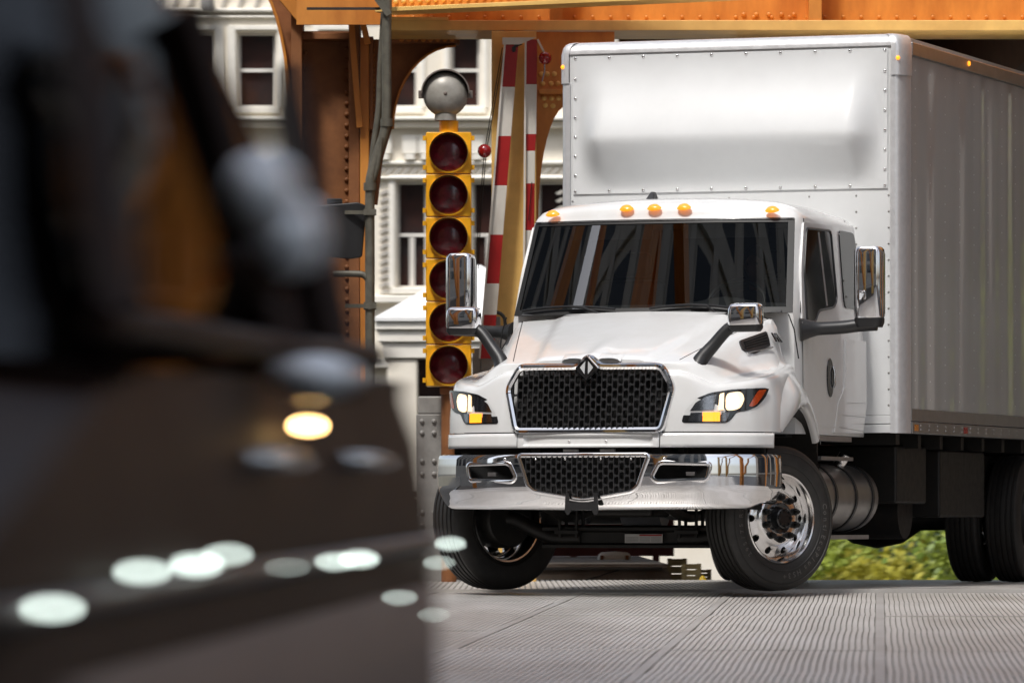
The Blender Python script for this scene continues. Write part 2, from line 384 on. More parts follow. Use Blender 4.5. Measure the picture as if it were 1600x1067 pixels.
# arched bracket to the right of column A (rib with a curved lower edge)
def bracket(parent, P, Y, th, m, nm='bracket'):
    b = B(); b.prism([(p[0], p[1]) for p in P], lambda x, y: W(x, y, Y), lambda x, y: W(x, y, Y) + Vector((0, th, 0))); return obj(nm, offs(b, parent), m, parent)
arc = [(612 + 100 * (1 - cos(t)), 202 - 132 * sin(t)) for t in [i / 10 * pi / 2 for i in range(11)]]
bracket(cA, [(577, 62), (718, 62), (718, 70)] + arc[::-1] + [(598, 250), (590, 320), (577, 320)], YA + .1, .03, 'rust')
b = B(); V = [W(x, y, YA + .03) for x, y in arc]
b.grid(10, 1, lambda a, c: W(*arc[int(round(a * 10))], YA + .0 + .2 * c)); obj('bracket_flange', offs(b, cA), 'orange', cA, thick=.02, smooth=40)
b = B(); b.box(PA(610, 68, YA - .02), PA(716, 56, YA + .25)); obj('bracket_angle', offs(b, cA), 'rust', cA, bevel=.006)
b = B(); rivets(b, line(PA(622, 62, YA - .02), PA(712, 62, YA - .02), 8), .022); rivets(b, line(PA(582, 75, YA + .09), PA(582, 200, YA + .09), 16), .018)
obj('bracket_rivets', offs(b, cA), 'orange', cA, kind='stuff', smooth=60)
b = B(); b.box(PA(577, 203, YA - .06), PA(584, 60, YA + .1)); obj('bracket_angle', offs(b, cA), 'rust', cA, bevel=.005)
# curved bracket on the left side of column A
arl = [(455 - 70 * (1 - cos(t)), 190 - 230 * sin(t)) for t in [i / 10 * pi / 2 for i in range(11)]]
bracket(cA, [(456, -60)] + [(385, -60)] + arl[::-1], YA + .1, .03, 'rust', 'bracket')
b = B(); b.grid(10, 1, lambda a, c: W(*arl[int(round(a * 10))], YA - .02 + .25 * c)); obj('bracket_flange', offs(b, cA), 'orange', cA, thick=.025, smooth=40)
b = B(); b.bar(PA(440, -10, YA - .1), PA(475, 32, YA - .1), .10, .08, (0, 1, 0)); obj('brace', offs(b, cA), 'orange', cA, bevel=.006)
# column B behind the crossing gates
YB = 44.97
cB = thing('bridge_column', 'bright orange steel bridge column behind the striped gate arms', 'column', (W(818, 0, YB).x, YB, 0))
x0, x1 = W(768, 0, YB).x, W(838, 0, YB).x
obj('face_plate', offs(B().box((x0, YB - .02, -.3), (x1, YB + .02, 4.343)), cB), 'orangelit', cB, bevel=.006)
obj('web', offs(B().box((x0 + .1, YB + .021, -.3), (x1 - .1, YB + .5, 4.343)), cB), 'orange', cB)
x2 = W(876, 0, YB).x
arb = [(841 + 46 * (1 - cos(t)), 345 - 180 * sin(t)) for t in [i / 10 * pi / 2 for i in range(11)]]
bracket(cB, [(838, 50), (960, 50), (960, 150)] + arb[::-1] + [(838, 345)], YB + .05, .03, 'orange')
obj('bracket_angle', offs(B().box(W(842, 147, YB - .03), W(960, 141, YB + .06)), cB), 'orange', cB, bevel=.004)
b = B(); rivets(b, [W(x, y, YB + .045) for x, y in ((846, 116), (855, 116), (866, 116), (848, 131), (861, 131), (872, 131), (850, 154), (862, 154), (873, 154), (852, 165), (864, 166))], .022)
rivets(b, line((x1 - .03, YB - .02, 1), (x1 - .03, YB - .02, 4.3), 30), .012)
obj('rivets', offs(b, cB), 'orangelit', cB, kind='stuff', smooth=60)
# portal girder across the whole view
gA = thing('portal_girder', 'yellow-orange steel cross girder running level above the truck box', 'girder', (0, 45, 4.3))
zf0, zf1 = W(0, 48, 45).z, W(0, 32, 45).z
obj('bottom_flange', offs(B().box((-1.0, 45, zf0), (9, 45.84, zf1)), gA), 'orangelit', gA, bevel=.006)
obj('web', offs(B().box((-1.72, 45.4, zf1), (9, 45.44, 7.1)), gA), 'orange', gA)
for x in (.3, 2.35, 4.4, 6.5): obj('web_stiffener', offs(B().box((x, 45.02, zf1 + .001), (x + .1, 45.4, 7.1)), gA), 'orange', gA)
b = B(); rivets(b, line((1.8, 45.39, zf1 + .08), (2.3, 45.39, zf1 + .08), 5), .02); rivets(b, line((-1, 45.39, zf1 + .06), (9, 45.39, zf1 + .06), 70), .016)
obj('rivets', offs(b, gA), 'orange', gA, kind='stuff', smooth=60)
b = B(); b.box(W(602, 32, 44.97), W(700, 27, 44.97) + Vector((0, .4, 0))); obj('splice_plate', offs(b, gA), 'orangelit', gA)
# oblique girder that runs toward the right and nearer
p0 = W(600, 22, 44.9); dirv = Vector((2.5, -1.2, 0)).normalized(); gB = thing('oblique_girder', 'pale orange girder slanting up out of the picture top', 'girder', p0)
q = dirv * 9; nn = Vector((dirv.y, -dirv.x, 0)) * .16
b = B(); b.add([-nn, -nn + q, nn + q, nn, -nn + Vector((0, 0, .035)), -nn + q + Vector((0, 0, .035)), nn + q + Vector((0, 0, .035)), nn + Vector((0, 0, .035))], [(0, 3, 2, 1), (4, 5, 6, 7), (0, 1, 5, 4), (1, 2, 6, 5), (2, 3, 7, 6), (3, 0, 4, 7)])
obj('bottom_flange', b, 'orangelit', gB, bevel=.005)
n2 = nn * .1; up = Vector((0, 0, 1.5)); lo = Vector((0, 0, .036))
b = B(); b.add([-n2 + lo, -n2 + q + lo, n2 + q + lo, n2 + lo, -n2 + up, -n2 + q + up, n2 + q + up, n2 + up], [(0, 3, 2, 1), (4, 5, 6, 7), (0, 1, 5, 4), (1, 2, 6, 5), (2, 3, 7, 6), (3, 0, 4, 7)])
obj('web', b, 'orange', gB)
b = B(); rivets(b, [nn * 1.0 * .2 + dirv * (i * .07 + .05) + Vector((0, 0, .09)) for i in range(18)], .02); obj('rivets', b, 'orangelit', gB, kind='stuff', smooth=60)
# deck overhead and its stringers
od = thing('overhead_deck', 'dark underside of the elevated track deck above the truck', 'bridge deck', (0, 58, 7.2))
obj('slab', B().box((-10, -12.3, 0), (10, 6, .3)), 'rust', od)
for x in (-8, -5.2, -2.4, .4, 3.2, 6.0, 8.8): obj('stringer', B().box((x, -12.2, -.55), (x + .22, 6, -.002)), 'rust', od)
for y in (-7, -1, 5): obj('floor_beam', B().box((-9.9, y, -.8), (9.9, y + .25, -.56)), 'rust', od)
for x in (2.2, 4.6, 7.0, 9.4): obj('track_girder', B().box((x, -12.0, -2.6), (x + .3, 6, -.003)), 'rust', od)
obj('end_girder', B().box((1.2, 6.01, -2.9), (12, 6.3, .3)), 'rust', od)
# side trusses of the bridge, left and right of the roadway (outside the frame, seen in the reflections)
def truss(name, label, x, ys, ztop):
    t = thing(name, label, 'truss', (x, ys[0], 0))
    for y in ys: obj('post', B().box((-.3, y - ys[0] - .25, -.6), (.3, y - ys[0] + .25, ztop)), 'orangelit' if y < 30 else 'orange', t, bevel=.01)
    for a, c in zip(ys, ys[1:]): obj('diagonal', B().bar((0, a - ys[0], .4), (0, c - ys[0], ztop - .3), .35, .2), 'orange', t)
    obj('top_chord', B().box((-.32, -.3, ztop + .001), (.32, ys[-1] - ys[0] + .3, ztop + .6)), 'orange', t)
    obj('rail', B().box((-.05, -.3, .9), (.05, ys[-1] - ys[0] + .3, 1.1)), 'steelgrey', t)
truss('bridge_truss', 'orange bridge truss mirrored in the windshield', -6.8, [16, 22, 27, 32, 37], 15)
truss('bridge_truss', 'orange bridge truss mirrored in the chrome bumper end', 9.0, [14, 22, 30, 38, 46, 54], 9.5)
# ------------------------------------------------------------------ background building
YBd = 110.0
def PB(px, py, Y=YBd): return W(px, py, Y)
def wall_holes(x0, x1, z0, z1, holes, Y, dep):
    xs = sorted(set([x0, x1] + [h[0] for h in holes] + [h[1] for h in holes])); zs = sorted(set([z0, z1] + [h[2] for h in holes] + [h[3] for h in holes])); b = B()
    for a, c in zip(xs, xs[1:]):
        for e, g in zip(zs, zs[1:]):
            mx, mz = (a + c) / 2, (e + g) / 2
            if any(h[0] < mx < h[1] and h[2] < mz < h[3] for h in holes): continue
            b.add([(a, Y, e), (c, Y, e), (c, Y, g), (a, Y, g)], [(0, 1, 2, 3)])
    for h in holes:
        a, c, e, g = h; P = [(a, e), (c, e), (c, g), (a, g)]
        b.add([(p[0], Y, p[1]) for p in P] + [(p[0], Y + dep, p[1]) for p in P], [(i, (i + 1) % 4, 4 + (i + 1) % 4, 4 + i) for i in range(4)])
    return b
bld = thing('stone_building', 'cream terracotta building with sash windows behind the bridge columns', 'building', (-4, YBd, 0))
zr = lambda y: PB(0, y).z
xr = lambda x: PB(x, 0).x
holes = []; wins = []
for x0, x1 in ((80, 140), (176, 236), (272, 332), (370, 432), (500, 560), (608, 653), (704, 751), (802, 850), (900, 950), (1000, 1050)):
    wins.append((x0, x1, 50, 168)); wins.append((x0, x1, -230, -110))
for x0, x1 in ((80, 170), (200, 290), (330, 420), (480, 560), (619, 668), (737, 790), (840, 900), (960, 1050)): wins.append((x0, x1, 283, 450))
holes = [(xr(a), xr(b_), zr(d), zr(c)) for a, b_, c, d in wins]
obj('facade', offs(wall_holes(xr(-500), xr(1150), -4, zr(-330), holes, YBd, .35), bld), 'stone', bld, fix=False)
obj('block', offs(B().box((xr(-500), YBd + .36, -4), (xr(1150), YBd + 14, zr(-330))), bld), 'winglass', bld)
for (a, b_, c, d) in holes:
    wn = sub('window', bld); w_ = b_ - a; ts = .055
    obj('pane', offs(B().add([(a, YBd + .30, c), (b_, YBd + .30, c), (b_, YBd + .30, d), (a, YBd + .30, d)], [(0, 1, 2, 3)]), bld), 'winglass', wn)
    fb = B(); mz = (c + d) / 2
    for p in ((a, a + ts, c, d), (b_ - ts, b_, c, d), (a + ts, b_ - ts, c, c + ts), (a + ts, b_ - ts, d - ts, d), (a + ts, b_ - ts, mz - .035, mz + .035)): fb.box((p[0], YBd + .2, p[2]), (p[1], YBd + .299, p[3]))
    if d - c > 1.9: fb.box(((a + b_) / 2 - .05, YBd + .21, c + ts), ((a + b_) / 2 + .05, YBd + .298, mz - .036))
    obj('frame', offs(fb, bld), 'winframe', wn)
    obj('sill', offs(B().box((a - .1, YBd - .12, c - .12), (b_ + .1, YBd + .2, c - .001)), bld), 'stonetrim', wn, bevel=.02)
    sb = B()
    for p in ((a - .14, a - .03, c - .0, d + .12), (b_ + .03, b_ + .14, c - .0, d + .12), (a - .03, b_ + .03, d + .03, d + .12)): sb.box((p[0], YBd - .06, p[2]), (p[1], YBd + .05, p[3]))
    obj('surround', offs(sb, bld), 'stonetrim', wn, bevel=.015)
for (y0, y1, pr, m) in ((184, 190, .35, 'stonetrim'), (191, 201, .22, 'stone'), (252, 258, .10, 'stonetrim'), (276, 281, .12, 'stonetrim'), (14, 20, .15, 'stonetrim'), (25, 29, .10, 'stonetrim'), (-70, -60, .3, 'stonetrim'), (462, 474, .2, 'stonetrim'), (560, 575, .3, 'stonetrim')):
    obj('cornice', offs(B().box((xr(-500), YBd - pr, zr(y1)), (xr(1150), YBd - .001, zr(y0))), bld), m, bld, bevel=.03)
cb_ = B()
for i in range(90):                                           # chevron friezes
    x = xr(60) + i * .16
    for y, s in ((268, .07), (6, .16)):
        if y == 6 and i % 2: continue
        k = 1 if i % 2 or y == 6 else -1
        cb_.bar((x, YBd - .03, zr(y) - s), (x + .13, YBd - .03, zr(y) + s), .06, .05, (0, 1, 0))
for px in (604, 716, 880, 1000, 445, 310):
    for j in range(14):
        z = zr(300 + j * 12); x = xr(px)
        for k in (-1, 1): cb_.bar((x + k * .12, YBd - .03, z - .045), (x, YBd - .03, z + .02), .06, .04, (0, 1, 0))
obj('chevrons', offs(cb_, bld), 'stoneshade', bld, kind='stuff')
cb_ = B()
for px in (600, 640, 665, 700, 745, 790): 
    cb_.box((xr(px) - .14, YBd - .12, zr(240)), (xr(px) + .14, YBd - .01, zr(212))); cb_.box((xr(px) - .09, YBd - .16, zr(250)), (xr(px) + .09, YBd - .01, zr(241)))
obj('brackets', offs(cb_, bld), 'stonetrim', bld, kind='stuff')
cb_ = B()
for px in (345, 357, 458, 470): cb_.box((xr(px) - .03, YBd - .05, zr(165)), (xr(px) + .03, YBd - .002, zr(40)))
obj('panel_mouldings', offs(cb_, bld), 'stonetrim', bld, kind='stuff')
ln = thing('wall_lantern', 'small metal lantern on the cream facade at the picture top', 'lantern', (xr(325), YBd - .3, zr(20)))
obj('lantern_body', B().tube([(0, 0, 0), (0, 0, .06), (0, 0, .25)], [.10, .14, .13], 10), 'steelgrey', ln, smooth=40); obj('lantern_bracket', B().box((-.05, .0, .1), (.05, .28, .16)), 'darkmetal', ln)
# small pavilion in front of the facade
YK = 98.0
kk = thing('pavilion', 'small stone pavilion with a white sloping roof behind the traffic signal', 'building', W(740, 820, YK))
def PK(px, py, Y=YK): return W(px, py, Y) - kk.location
a = PK(586, 497); hw = (PK(740, 0).x - a.x); zt = PK(0, 408).z
b = B(); Q = [(-hw, -.3, a.z), (hw, -.3, a.z), (hw, 3.4, a.z), (-hw, 3.4, a.z)]
b.add(Q + [(0 + x * .06, 1.5 + (y - 1.5) * .06, zt) for x, y in ((-hw, 0), (hw, 0), (hw, 3), (-hw, 3))] + [(x, y, a.z - .06) for x, y, z in Q], [(0, 1, 5, 4), (1, 2, 6, 5), (2, 3, 7, 6), (3, 0, 4, 7), (4, 5, 6, 7), (0, 8, 9, 1), (1, 9, 10, 2), (2, 10, 11, 3), (3, 11, 8, 0)])
obj('roof', b, 'roofwhite', kk)
for y0, y1, pr in ((503, 516, .0), (517, 535, .06), (536, 560, .12)): obj('cornice', B().box((-hw + pr, -.25 + pr, PK(0, y1).z), (hw - pr, 3.3, PK(0, y0).z)), 'stonetrim', kk, bevel=.02)
for x0, x1 in ((605, 652), (700, 745), (800, 860)): obj('pier', B().box((PK(x0, 0).x, -.08, -2), (PK(x1, 0).x, .5, PK(0, 561).z)), 'stone', kk, bevel=.02)
obj('dark_interior', B().box((-hw + .3, .51, -2), (hw - .3, 3.2, PK(0, 561).z)), 'winglass', kk)

# ------------------------------------------------------------------ traffic signal with bell
YS = 44.4
p0 = W(701, 922, YS); p0.z = .0
ts = thing('traffic_signal', 'tall yellow traffic signal of six dark red lenses', 'traffic signal', p0)
ys = [206, 272, 339, 404, 471, 538, 604]
for k in range(6):
    sec = sub('signal_head', ts); z1, z0 = W(0, ys[k], YS).z, W(0, ys[k + 1], YS).z; cz = (z0 + z1) / 2; hwd = .178; lean_ = .0
    b = B(); P = rrect(-hwd, hwd, z0 + .003, z1 - .003, .012, 3)
    b.prism(P, lambda x, z: (x, 0, z), lambda x, z: (x, .22, z)); obj('housing', b, 'sigyellow', sec, bevel=.008)
    b = B(); b.lathe([(-.0, .160), (-.02, .160), (-.022, .148), (.0, .146)], 36, 'y', (0, 0, cz)); obj('door_ring', b, 'sigyellow', sec, smooth=40)
    b = B(); b.lathe([(-.02, .152), (-.16, .150), (-.16, .146), (-.02, .148)], 30, 'y', (0, 0, cz), rad(230))
    th0 = rad(-25); b.v = [(x * cos(th0) - (z - cz) * sin(th0), y, cz + x * sin(th0) + (z - cz) * cos(th0)) for x, y, z in b.v]; obj('visor', b, 'sigyellow' if k < 0 else 'sigdark', sec, smooth=40)
    b = B(); b.lathe([(-.004, .147), (-.018, .12), (-.03, .08), (-.036, .03), (-.037, 0)], 36, 'y', (0, 0, cz)); obj('lens', b, 'siglens', sec, smooth=180)
    b = B()
    for sx in (-1, 1):
        for zz in (z0 + .05, z1 - .05): b.box((sx * (hwd + .012) - .012, -.012, zz - .018), (sx * (hwd + .012) + .012, .03, zz + .018))
    obj('hinges', b, 'sigyellow', sec, kind='stuff')
zt = W(0, 206, YS).z
b = B(); b.cyl((0, .11, zt), (0, .11, zt + .09), .075, 16); obj('top_collar', b, 'sigyellow', ts, smooth=40)
b = B(); b.tube([(0, .11, 0.0), (0, .11, W(0, 604, YS).z)], .06, 14); obj('pole', b, 'rust', ts, smooth=40)
b = B(); b.box((-.07, .04, W(0, 616, YS).z), (.07, .18, W(0, 604.5, YS).z)); obj('bottom_bracket', b, 'rust', ts, bevel=.01)
bellp = W(696, 147, YS) ; be = thing('warning_bell', 'round grey warning bell on top of the yellow signal', 'bell', (bellp.x, YS + .08, zt + .09))
rb = .176; cz = bellp.z - zt - .09
b = B(); b.lathe([(0, rb), (-.05, rb * .97), (-.09, rb * .8), (-.12, rb * .45), (-.128, .03), (-.128, 0)], 36, 'y', (0, 0, cz)); obj('gong', b, 'bell', be, smooth=60)
b = B(); b.dome((0, -.126, cz), .016, 10, .012); obj('gong_nut', b, 'belldark', be, smooth=60)
b = B(); b.lathe([(.10, rb * .5), (.06, rb * 1.0), (-.03, rb * 1.09), (-.12, rb * 1.09), (-.12, rb * 1.03), (.0, rb * 1.02)], 30, 'y', (0, 0, cz), rad(180)); obj('hood', b, 'belldark', be, smooth=60)
b = B(); b.lathe([(.0, rb * .98), (.08, rb * .9), (.14, .05), (.14, 0)], 30, 'y', (0, 0, cz)); obj('back_case', b, 'belldark', be, smooth=60)
for s in (-1, 1): obj('lug', B().box((s * rb * 1.08 - .022, -.03, cz - .03), (s * rb * 1.08 + .022, .02, cz + .03)), 'belldark', be, bevel=.004)
b = B(); b.lathe([(0, .085), (.05, .085), (.055, .075), (.10, .075), (.105, .068), (cz - rb + .01, .062)], 20, 'z'); obj('neck', b, 'bell', be, smooth=40)

# ------------------------------------------------------------------ crossing gates
YG = 44.75
def gate(name, label, top, bot, wd, bands, first):
    g = thing(name, label, 'crossing gate', W(bot[0], bot[1], YG)); o = g.location
    y = bands[0]; c = first
    def at(py): return lerp(bot[0], top[0], (py - bot[1]) / (top[1] - bot[1]))
    for y0, y1 in zip(bands, bands[1:]):
        P = [(at(y0) - wd(y0) / 2, y0), (at(y0) + wd(y0) / 2, y0), (at(y1) + wd(y1) / 2, y1), (at(y1) - wd(y1) / 2, y1)]
        b = B(); b.prism(P, lambda x, y: W(x, y, YG) - o, lambda x, y: W(x, y, YG) - o + Vector((0, .05, 0))); obj('red_band' if c else 'white_band', b, 'gatered' if c else 'gatewhite', g, bevel=.003)
        c = not c
    # pale edge trim on the left side
    b = B(); b.bar(W(at(bands[0]) - wd(bands[0]) / 2 - 1.2, bands[0], YG - .005) - o, W(at(bands[-1]) - wd(bands[-1]) / 2 - 1.2, bands[-1], YG - .005) - o, .014, .06, (0, 1, 0)); obj('edge_trim', b, 'gatewhite', g)
    return g
g1 = gate('crossing_gate', 'raised red and white gate arm nearest the traffic signal', (800, 70), (766, 492), lambda y: 20, [70, 136, 213, 290, 367, 443, 492, 560], True)
g2 = gate('crossing_gate', 'raised red and white gate arm beside the truck box', (831, 62), (828, 350), lambda y: 17 if y < 236 else 14, [62, 132, 210, 236, 287, 360, 440, 560], True)
o = g1.location
b = B(); b.prism([(785, 59), (838, 59), (812, 70), (785, 70)], lambda x, y: W(x, y, YG - .02) - o, lambda x, y: W(x, y, YG + .07) - o); obj('head_plate', b, 'gatewhite', g1)
b = B(); b.tube([W(815, 68, YG) - o, W(806, 72, YG) - o, W(802, 76, YG) - o, W(803, 82, YG) - o], .012, 6); b.bar(W(800, 77, YG) - o, W(806, 77, YG) - o, .03, .03); obj('hook', b, 'blackplastic', g1)
b = B(); [b.tube([W(785 + k, 75, YG) - o, W(757 + k, 236, YG) - o, W(748 + k, 340, YG) - o, W(744 + k, 420, YG) - o], .004, 5) for k in (0, 3)]; obj('wires', b, 'chassis', g1)
b = B(); b.lathe([(-.05, 0), (-.045, .03), (-.02, .052), (.02, .055), (.05, .04), (.06, .02)], 20, 'y', W(757, 236, YG - .08) - o); obj('red_lamp', b, 'redlamp', g1, smooth=60)
o = g2.location
b = B(); b.lathe([(-.05, 0), (-.045, .03), (-.02, .05), (.02, .053), (.05, .04), (.06, .02)], 20, 'y', W(852, 91, YG - .02) - o); obj('red_lamp', b, 'redlamp', g2, smooth=60)
b = B(); b.bar(W(840, 62, YG) - o, W(852, 86, YG) - o, .03, .015); obj('lamp_arm', b, 'gatewhite', g2)
b = B(); b.tube([W(851, 96, YG) - o, W(851, 112, YG) - o, W(847, 128, YG) - o], .008, 6); obj('lamp_cord', b, 'polished', g2)
b = B(); b.tube([W(831, 285, YG - .02) - o, W(826, 345, YG - .02) - o], .004, 5); obj('wires', b, 'chassis', g2)
gm = thing('gate_machine', 'grey riveted gate mechanism cabinet behind the left hood mirror', 'cabinet', (W(770, 0, 45.0).x, 45.0, 0)); o = gm.location
def PG(px, py, Y=44.9): return W(px, py, Y) - o
b = B(); b.box(PG(752, 620, 44.85), PG(798, 520, 45.1)); obj('cabinet', b, 'steelgrey', gm, bevel=.01)
b = B(); b.box(PG(738, 920, 44.9), PG(752, 545, 45.06)); obj('side_plate', b, 'steelgrey', gm, bevel=.008)
b = B(); b.box(PG(760, 520, 44.84), PG(782, 496, 45.0)); obj('bracket', b, 'steelgrey', gm, bevel=.006)
b = B(); [b.dome(PG(x, y, 44.845), .022, 8, .015) for x, y in ((762, 530), (775, 532), (762, 590), (780, 590), (745, 590), (770, 560))]; obj('bolts', b, 'steelgrey', gm, kind='stuff', smooth=60)
b = B(); b.tube(catmull([PG(775, 488, 44.8), PG(782, 490, 44.8), PG(788, 497, 44.8), PG(790, 510, 44.8)], 6), .014, 8); obj('cable', b, 'blackplastic', gm, smooth=60)
pd = thing('steel_pedestal', 'grey riveted steel pedestal left of the truck bumper', 'pedestal', (W(672, 0, 44.9).x, 44.9, 0)); o = pd.location
b = B(); b.box(PG(650, 930, 44.8), PG(694, 648, 45.1)); obj('post', b, 'steelgrey', pd, bevel=.01)
b = B(); b.box(PG(653, 647, 44.82), PG(692, 620, 45.08)); obj('head_box', b, 'steelgrey', pd, bevel=.015)
b = B(); [b.dome(PG(x, y, 44.795), .02, 8, .014) for y in (658, 676, 720, 740, 800, 820) for x in (659, 678)]; obj('bolts', b, 'steelgrey', pd, kind='stuff', smooth=60)

# ------------------------------------------------------------------ conduits and pedestrian signal
YC = 44.6
cn = thing('conduit', 'grey electrical conduit pipes running down in front of the brown column', 'conduit', W(578, 920, YC)); o = cn.location
def C(px, py, Y=YC): return W(px, py, Y) - o
obj('pipe', B().tube(catmull([C(606, -40), C(604, 60), C(604, 170), C(601, 205), C(590, 240), C(581, 270), C(578, 300), C(578, 420), C(578, 640), C(578, 900)], 6), .038, 12), 'conduit', cn, smooth=60)
obj('pipe', B().tube(catmull([C(600, 20, YC + .08), C(594, 120, YC + .08), C(592, 170, YC + .08), C(584, 230, YC + .08), C(577, 290, YC + .08)], 6), .026, 10), 'conduit', cn, smooth=60)
obj('pipe', B().tube(catmull([C(596, 215, YC - .03), C(590, 260, YC - .02), C(582, 285, YC)], 6), .02, 8), 'conduit', cn, smooth=60)
obj('pipe', B().tube(catmull([C(520, 428), C(556, 428), C(570, 431), C(577, 445), C(578, 480)], 6), .026, 10), 'conduit', cn, smooth=60)
for px, y in ((604, 192), (578, 292), (578, 478)): obj('coupling', B().lathe([(-.03, .05), (.03, .05)], 14, 'z', C(px, y)), 'conduit', cn, smooth=40)
for y in (332, 478): b = B(); b.box(C(568, y + 4, YC - .05), C(588, y - 4, YC + .05)); b.bar(C(540, y, YC + .1), C(578, y, YC), .03, .03); obj('clamp', b, 'conduit', cn)
b = B(); b.bar(C(480, 14, YC + .2), C(594, 14, YC), .02, .02); obj('tie_rod', b, 'darkmetal', cn)
b = B(); b.bar(C(585, -8, YC - .05), C(608, 24, YC - .05), .05, .03, (0, 1, 0)); obj('strap', b, 'conduit', cn)
ps = thing('pedestrian_signal', 'black pedestrian signal box clamped to the conduit', 'signal box', W(532, 360, 45.0)); o = ps.location
def Q_(px, py, Y=45.0): return W(px, py, Y) - o
b = B(); P = roundpoly([(490, 322), (560, 316), (573, 322), (566, 402), (548, 405), (494, 400)], 4, 3); b.prism(P, lambda x, y: Q_(x, y, 44.7), lambda x, y: Q_(x, y, 45.1)); obj('case', b, 'blackplastic', ps, bevel=.01)
b = B(); b.box(Q_(510, 318, 44.85), Q_(535, 312, 45.0)); obj('top_bracket', b, 'blackplastic', ps, bevel=.004)
b = B(); b.bar(Q_(565, 328, 44.8), Q_(578, 330, 44.65), .04, .04); obj('mount_arm', b, 'conduit', ps)

# ------------------------------------------------------------------ things on the walk, railing
lp = thing('deck_light', 'low white domed fixture lying on the concrete walk', 'deck light', W(960, 874, 52.0)); 
b = B(); b.grid(24, 8, lambda a, c: (.15 * cos(2 * pi * a) * (1 - .35 * c ** 2.5) * (1 if c < 1 else 0), .08 * sin(2 * pi * a) * (1 - .35 * c ** 2.5) * (1 if c < 1 else 0), .075 * c ** .6)); obj('dome', b, 'stonetrim', lp, smooth=60)
for s in (-1, 1): obj('lug', B().box((s * .115 - .018, -.085, 0), (s * .115 + .018, -.03, .04)), 'rust', lp, bevel=.006)
rl = thing('maroon_barrier', 'dark maroon steel barrier behind the concrete walk', 'barrier', (W(900, 0, 58).x, 58, .1)); 
for k in range(10): obj('post', B().box((-3 + k * .42, -.05, -.1), (-2.93 + k * .42, .0, .62)), 'maroon', rl)
obj('panel', B().box((-3, .001, .02), (1.0, .03, .60)), 'maroon', rl)
obj('rail', B().box((-3, -.06, .621), (1.0, .04, .68)), 'rust', rl, bevel=.01)
for i, (x0, x1, y0, y1, Y, m) in enumerate(((1068, 1092, 908, 880, 50, 'wood'), (1090, 1108, 907, 889, 51, 'wood'), (1046, 1070, 908, 872, 52.5, 'wood'))):
    p = W((x0 + x1) / 2, y0, Y); c_ = thing('wooden_crate', ['yellowish wooden crate between walk and right front tyre', 'low wooden crate touching the right front tyre outline', 'wooden crate standing against the end of the concrete walk'][i], 'crate', p, 0, 'crates beside the walk'); w_ = (x1 - x0) / F * Y / 2; h = (y0 - y1) / F * Y
    for k in range(3): obj('slat', B().box((-w_, 0, h * k / 3 + .004), (w_, .3, h * (k + 1) / 3 - .006)), m, c_, bevel=.004)
    for s in (-1, 1): obj('corner', B().box((s * w_ - .02, -.012, 0), (s * w_ + .02, -.001, h)), m, c_)
cn2 = thing('yellow_marker', 'small yellow marker on the road in front of the crates', 'marker', W(1098, 909, 46.5))
obj('cone_body', B().lathe([(0, .05), (.01, .05), (.012, .035), (.04, .02), (.055, .008), (.056, 0)], 12, 'z'), 'yellow', cn2, smooth=40)

# ------------------------------------------------------------------ trees beyond the bridge
def tree_mesh(seed, R, H, n, leaf):
    r = random.Random(seed); b = B(); cl = [(r.gauss(0, .42) * R, r.gauss(0, .42) * R, H * (.35 + .55 * r.random())) for _ in range(16)]
    for _ in range(n):
        c = r.choice(cl); s = R * .32; p = Vector((c[0] + r.gauss(0, s), c[1] + r.gauss(0, s), c[2] + r.gauss(0, s * .9)))
        a = Vector((r.gauss(0, 1), r.gauss(0, 1), r.gauss(0, .7))).normalized(); t = a.orthogonal().normalized(); q = a.cross(t); l = leaf * r.uniform(.6, 1.3)
        b.add([p - t * l, p - q * l * .5, p + t * l, p + q * l * .5], [(0, 1, 2, 3)])
    return b
def trunk_mesh(seed, H):
    r = random.Random(seed); b = B(); b.tube([(0, 0, 0), (r.uniform(-.1, .1), 0, H * .35), (r.uniform(-.2, .2), .1, H * .75)], [.14, .10, .04], 8)
    for k in range(6):
        z = H * (.25 + .08 * k); g = r.uniform(0, 6.28); b.tube([(0, 0, z), (cos(g) * H * .15, sin(g) * H * .15, z + H * .12), (cos(g) * H * .26, sin(g) * H * .26, z + H * .25)], [.05, .03, .012], 6)
    return b
TL = ['yellow-green bushy tree seen under the truck beside the front tyre', 'dark blue-green shrub under the truck behind the fuel tank', 'bright yellow autumn shrub seen below the fuel tank', 'mid green tree seen under the box next to the rear wheels', 'lime green tree seen under the box against the rear tyre', 'dark shrub seen under the frame right of the front tyre', 'tall green tree mirrored in the truck door', 'tall lime tree mirrored in the truck door handle area', 'green tree far right beyond the rear wheels', 'dark green tree at the far bank behind the shrubs', 'olive tree at the far bank behind the yellow shrub']
TR = [(1283, 140, 3.3, 1.3, 'leaf_a'), (1345, 150, 3.6, 2.0, 'leaf_d'), (1364, 132, 2.8, .9, 'leaf_c'), (1425, 152, 4.3, 2.4, 'leaf_b'), (1482, 140, 3.7, 1.9, 'leaf_a'), (1318, 146, 3.2, 1.4, 'leaf_d'), (2350, 74, 9, 3.2, 'leaf_a'), (2750, 68, 8, 3.0, 'leaf_a'), (1640, 100, 4, 2.5, 'leaf_b'), (1400, 175, 6, 4.5, 'leaf_b'), (1300, 180, 5.5, 4.5, 'leaf_d')]
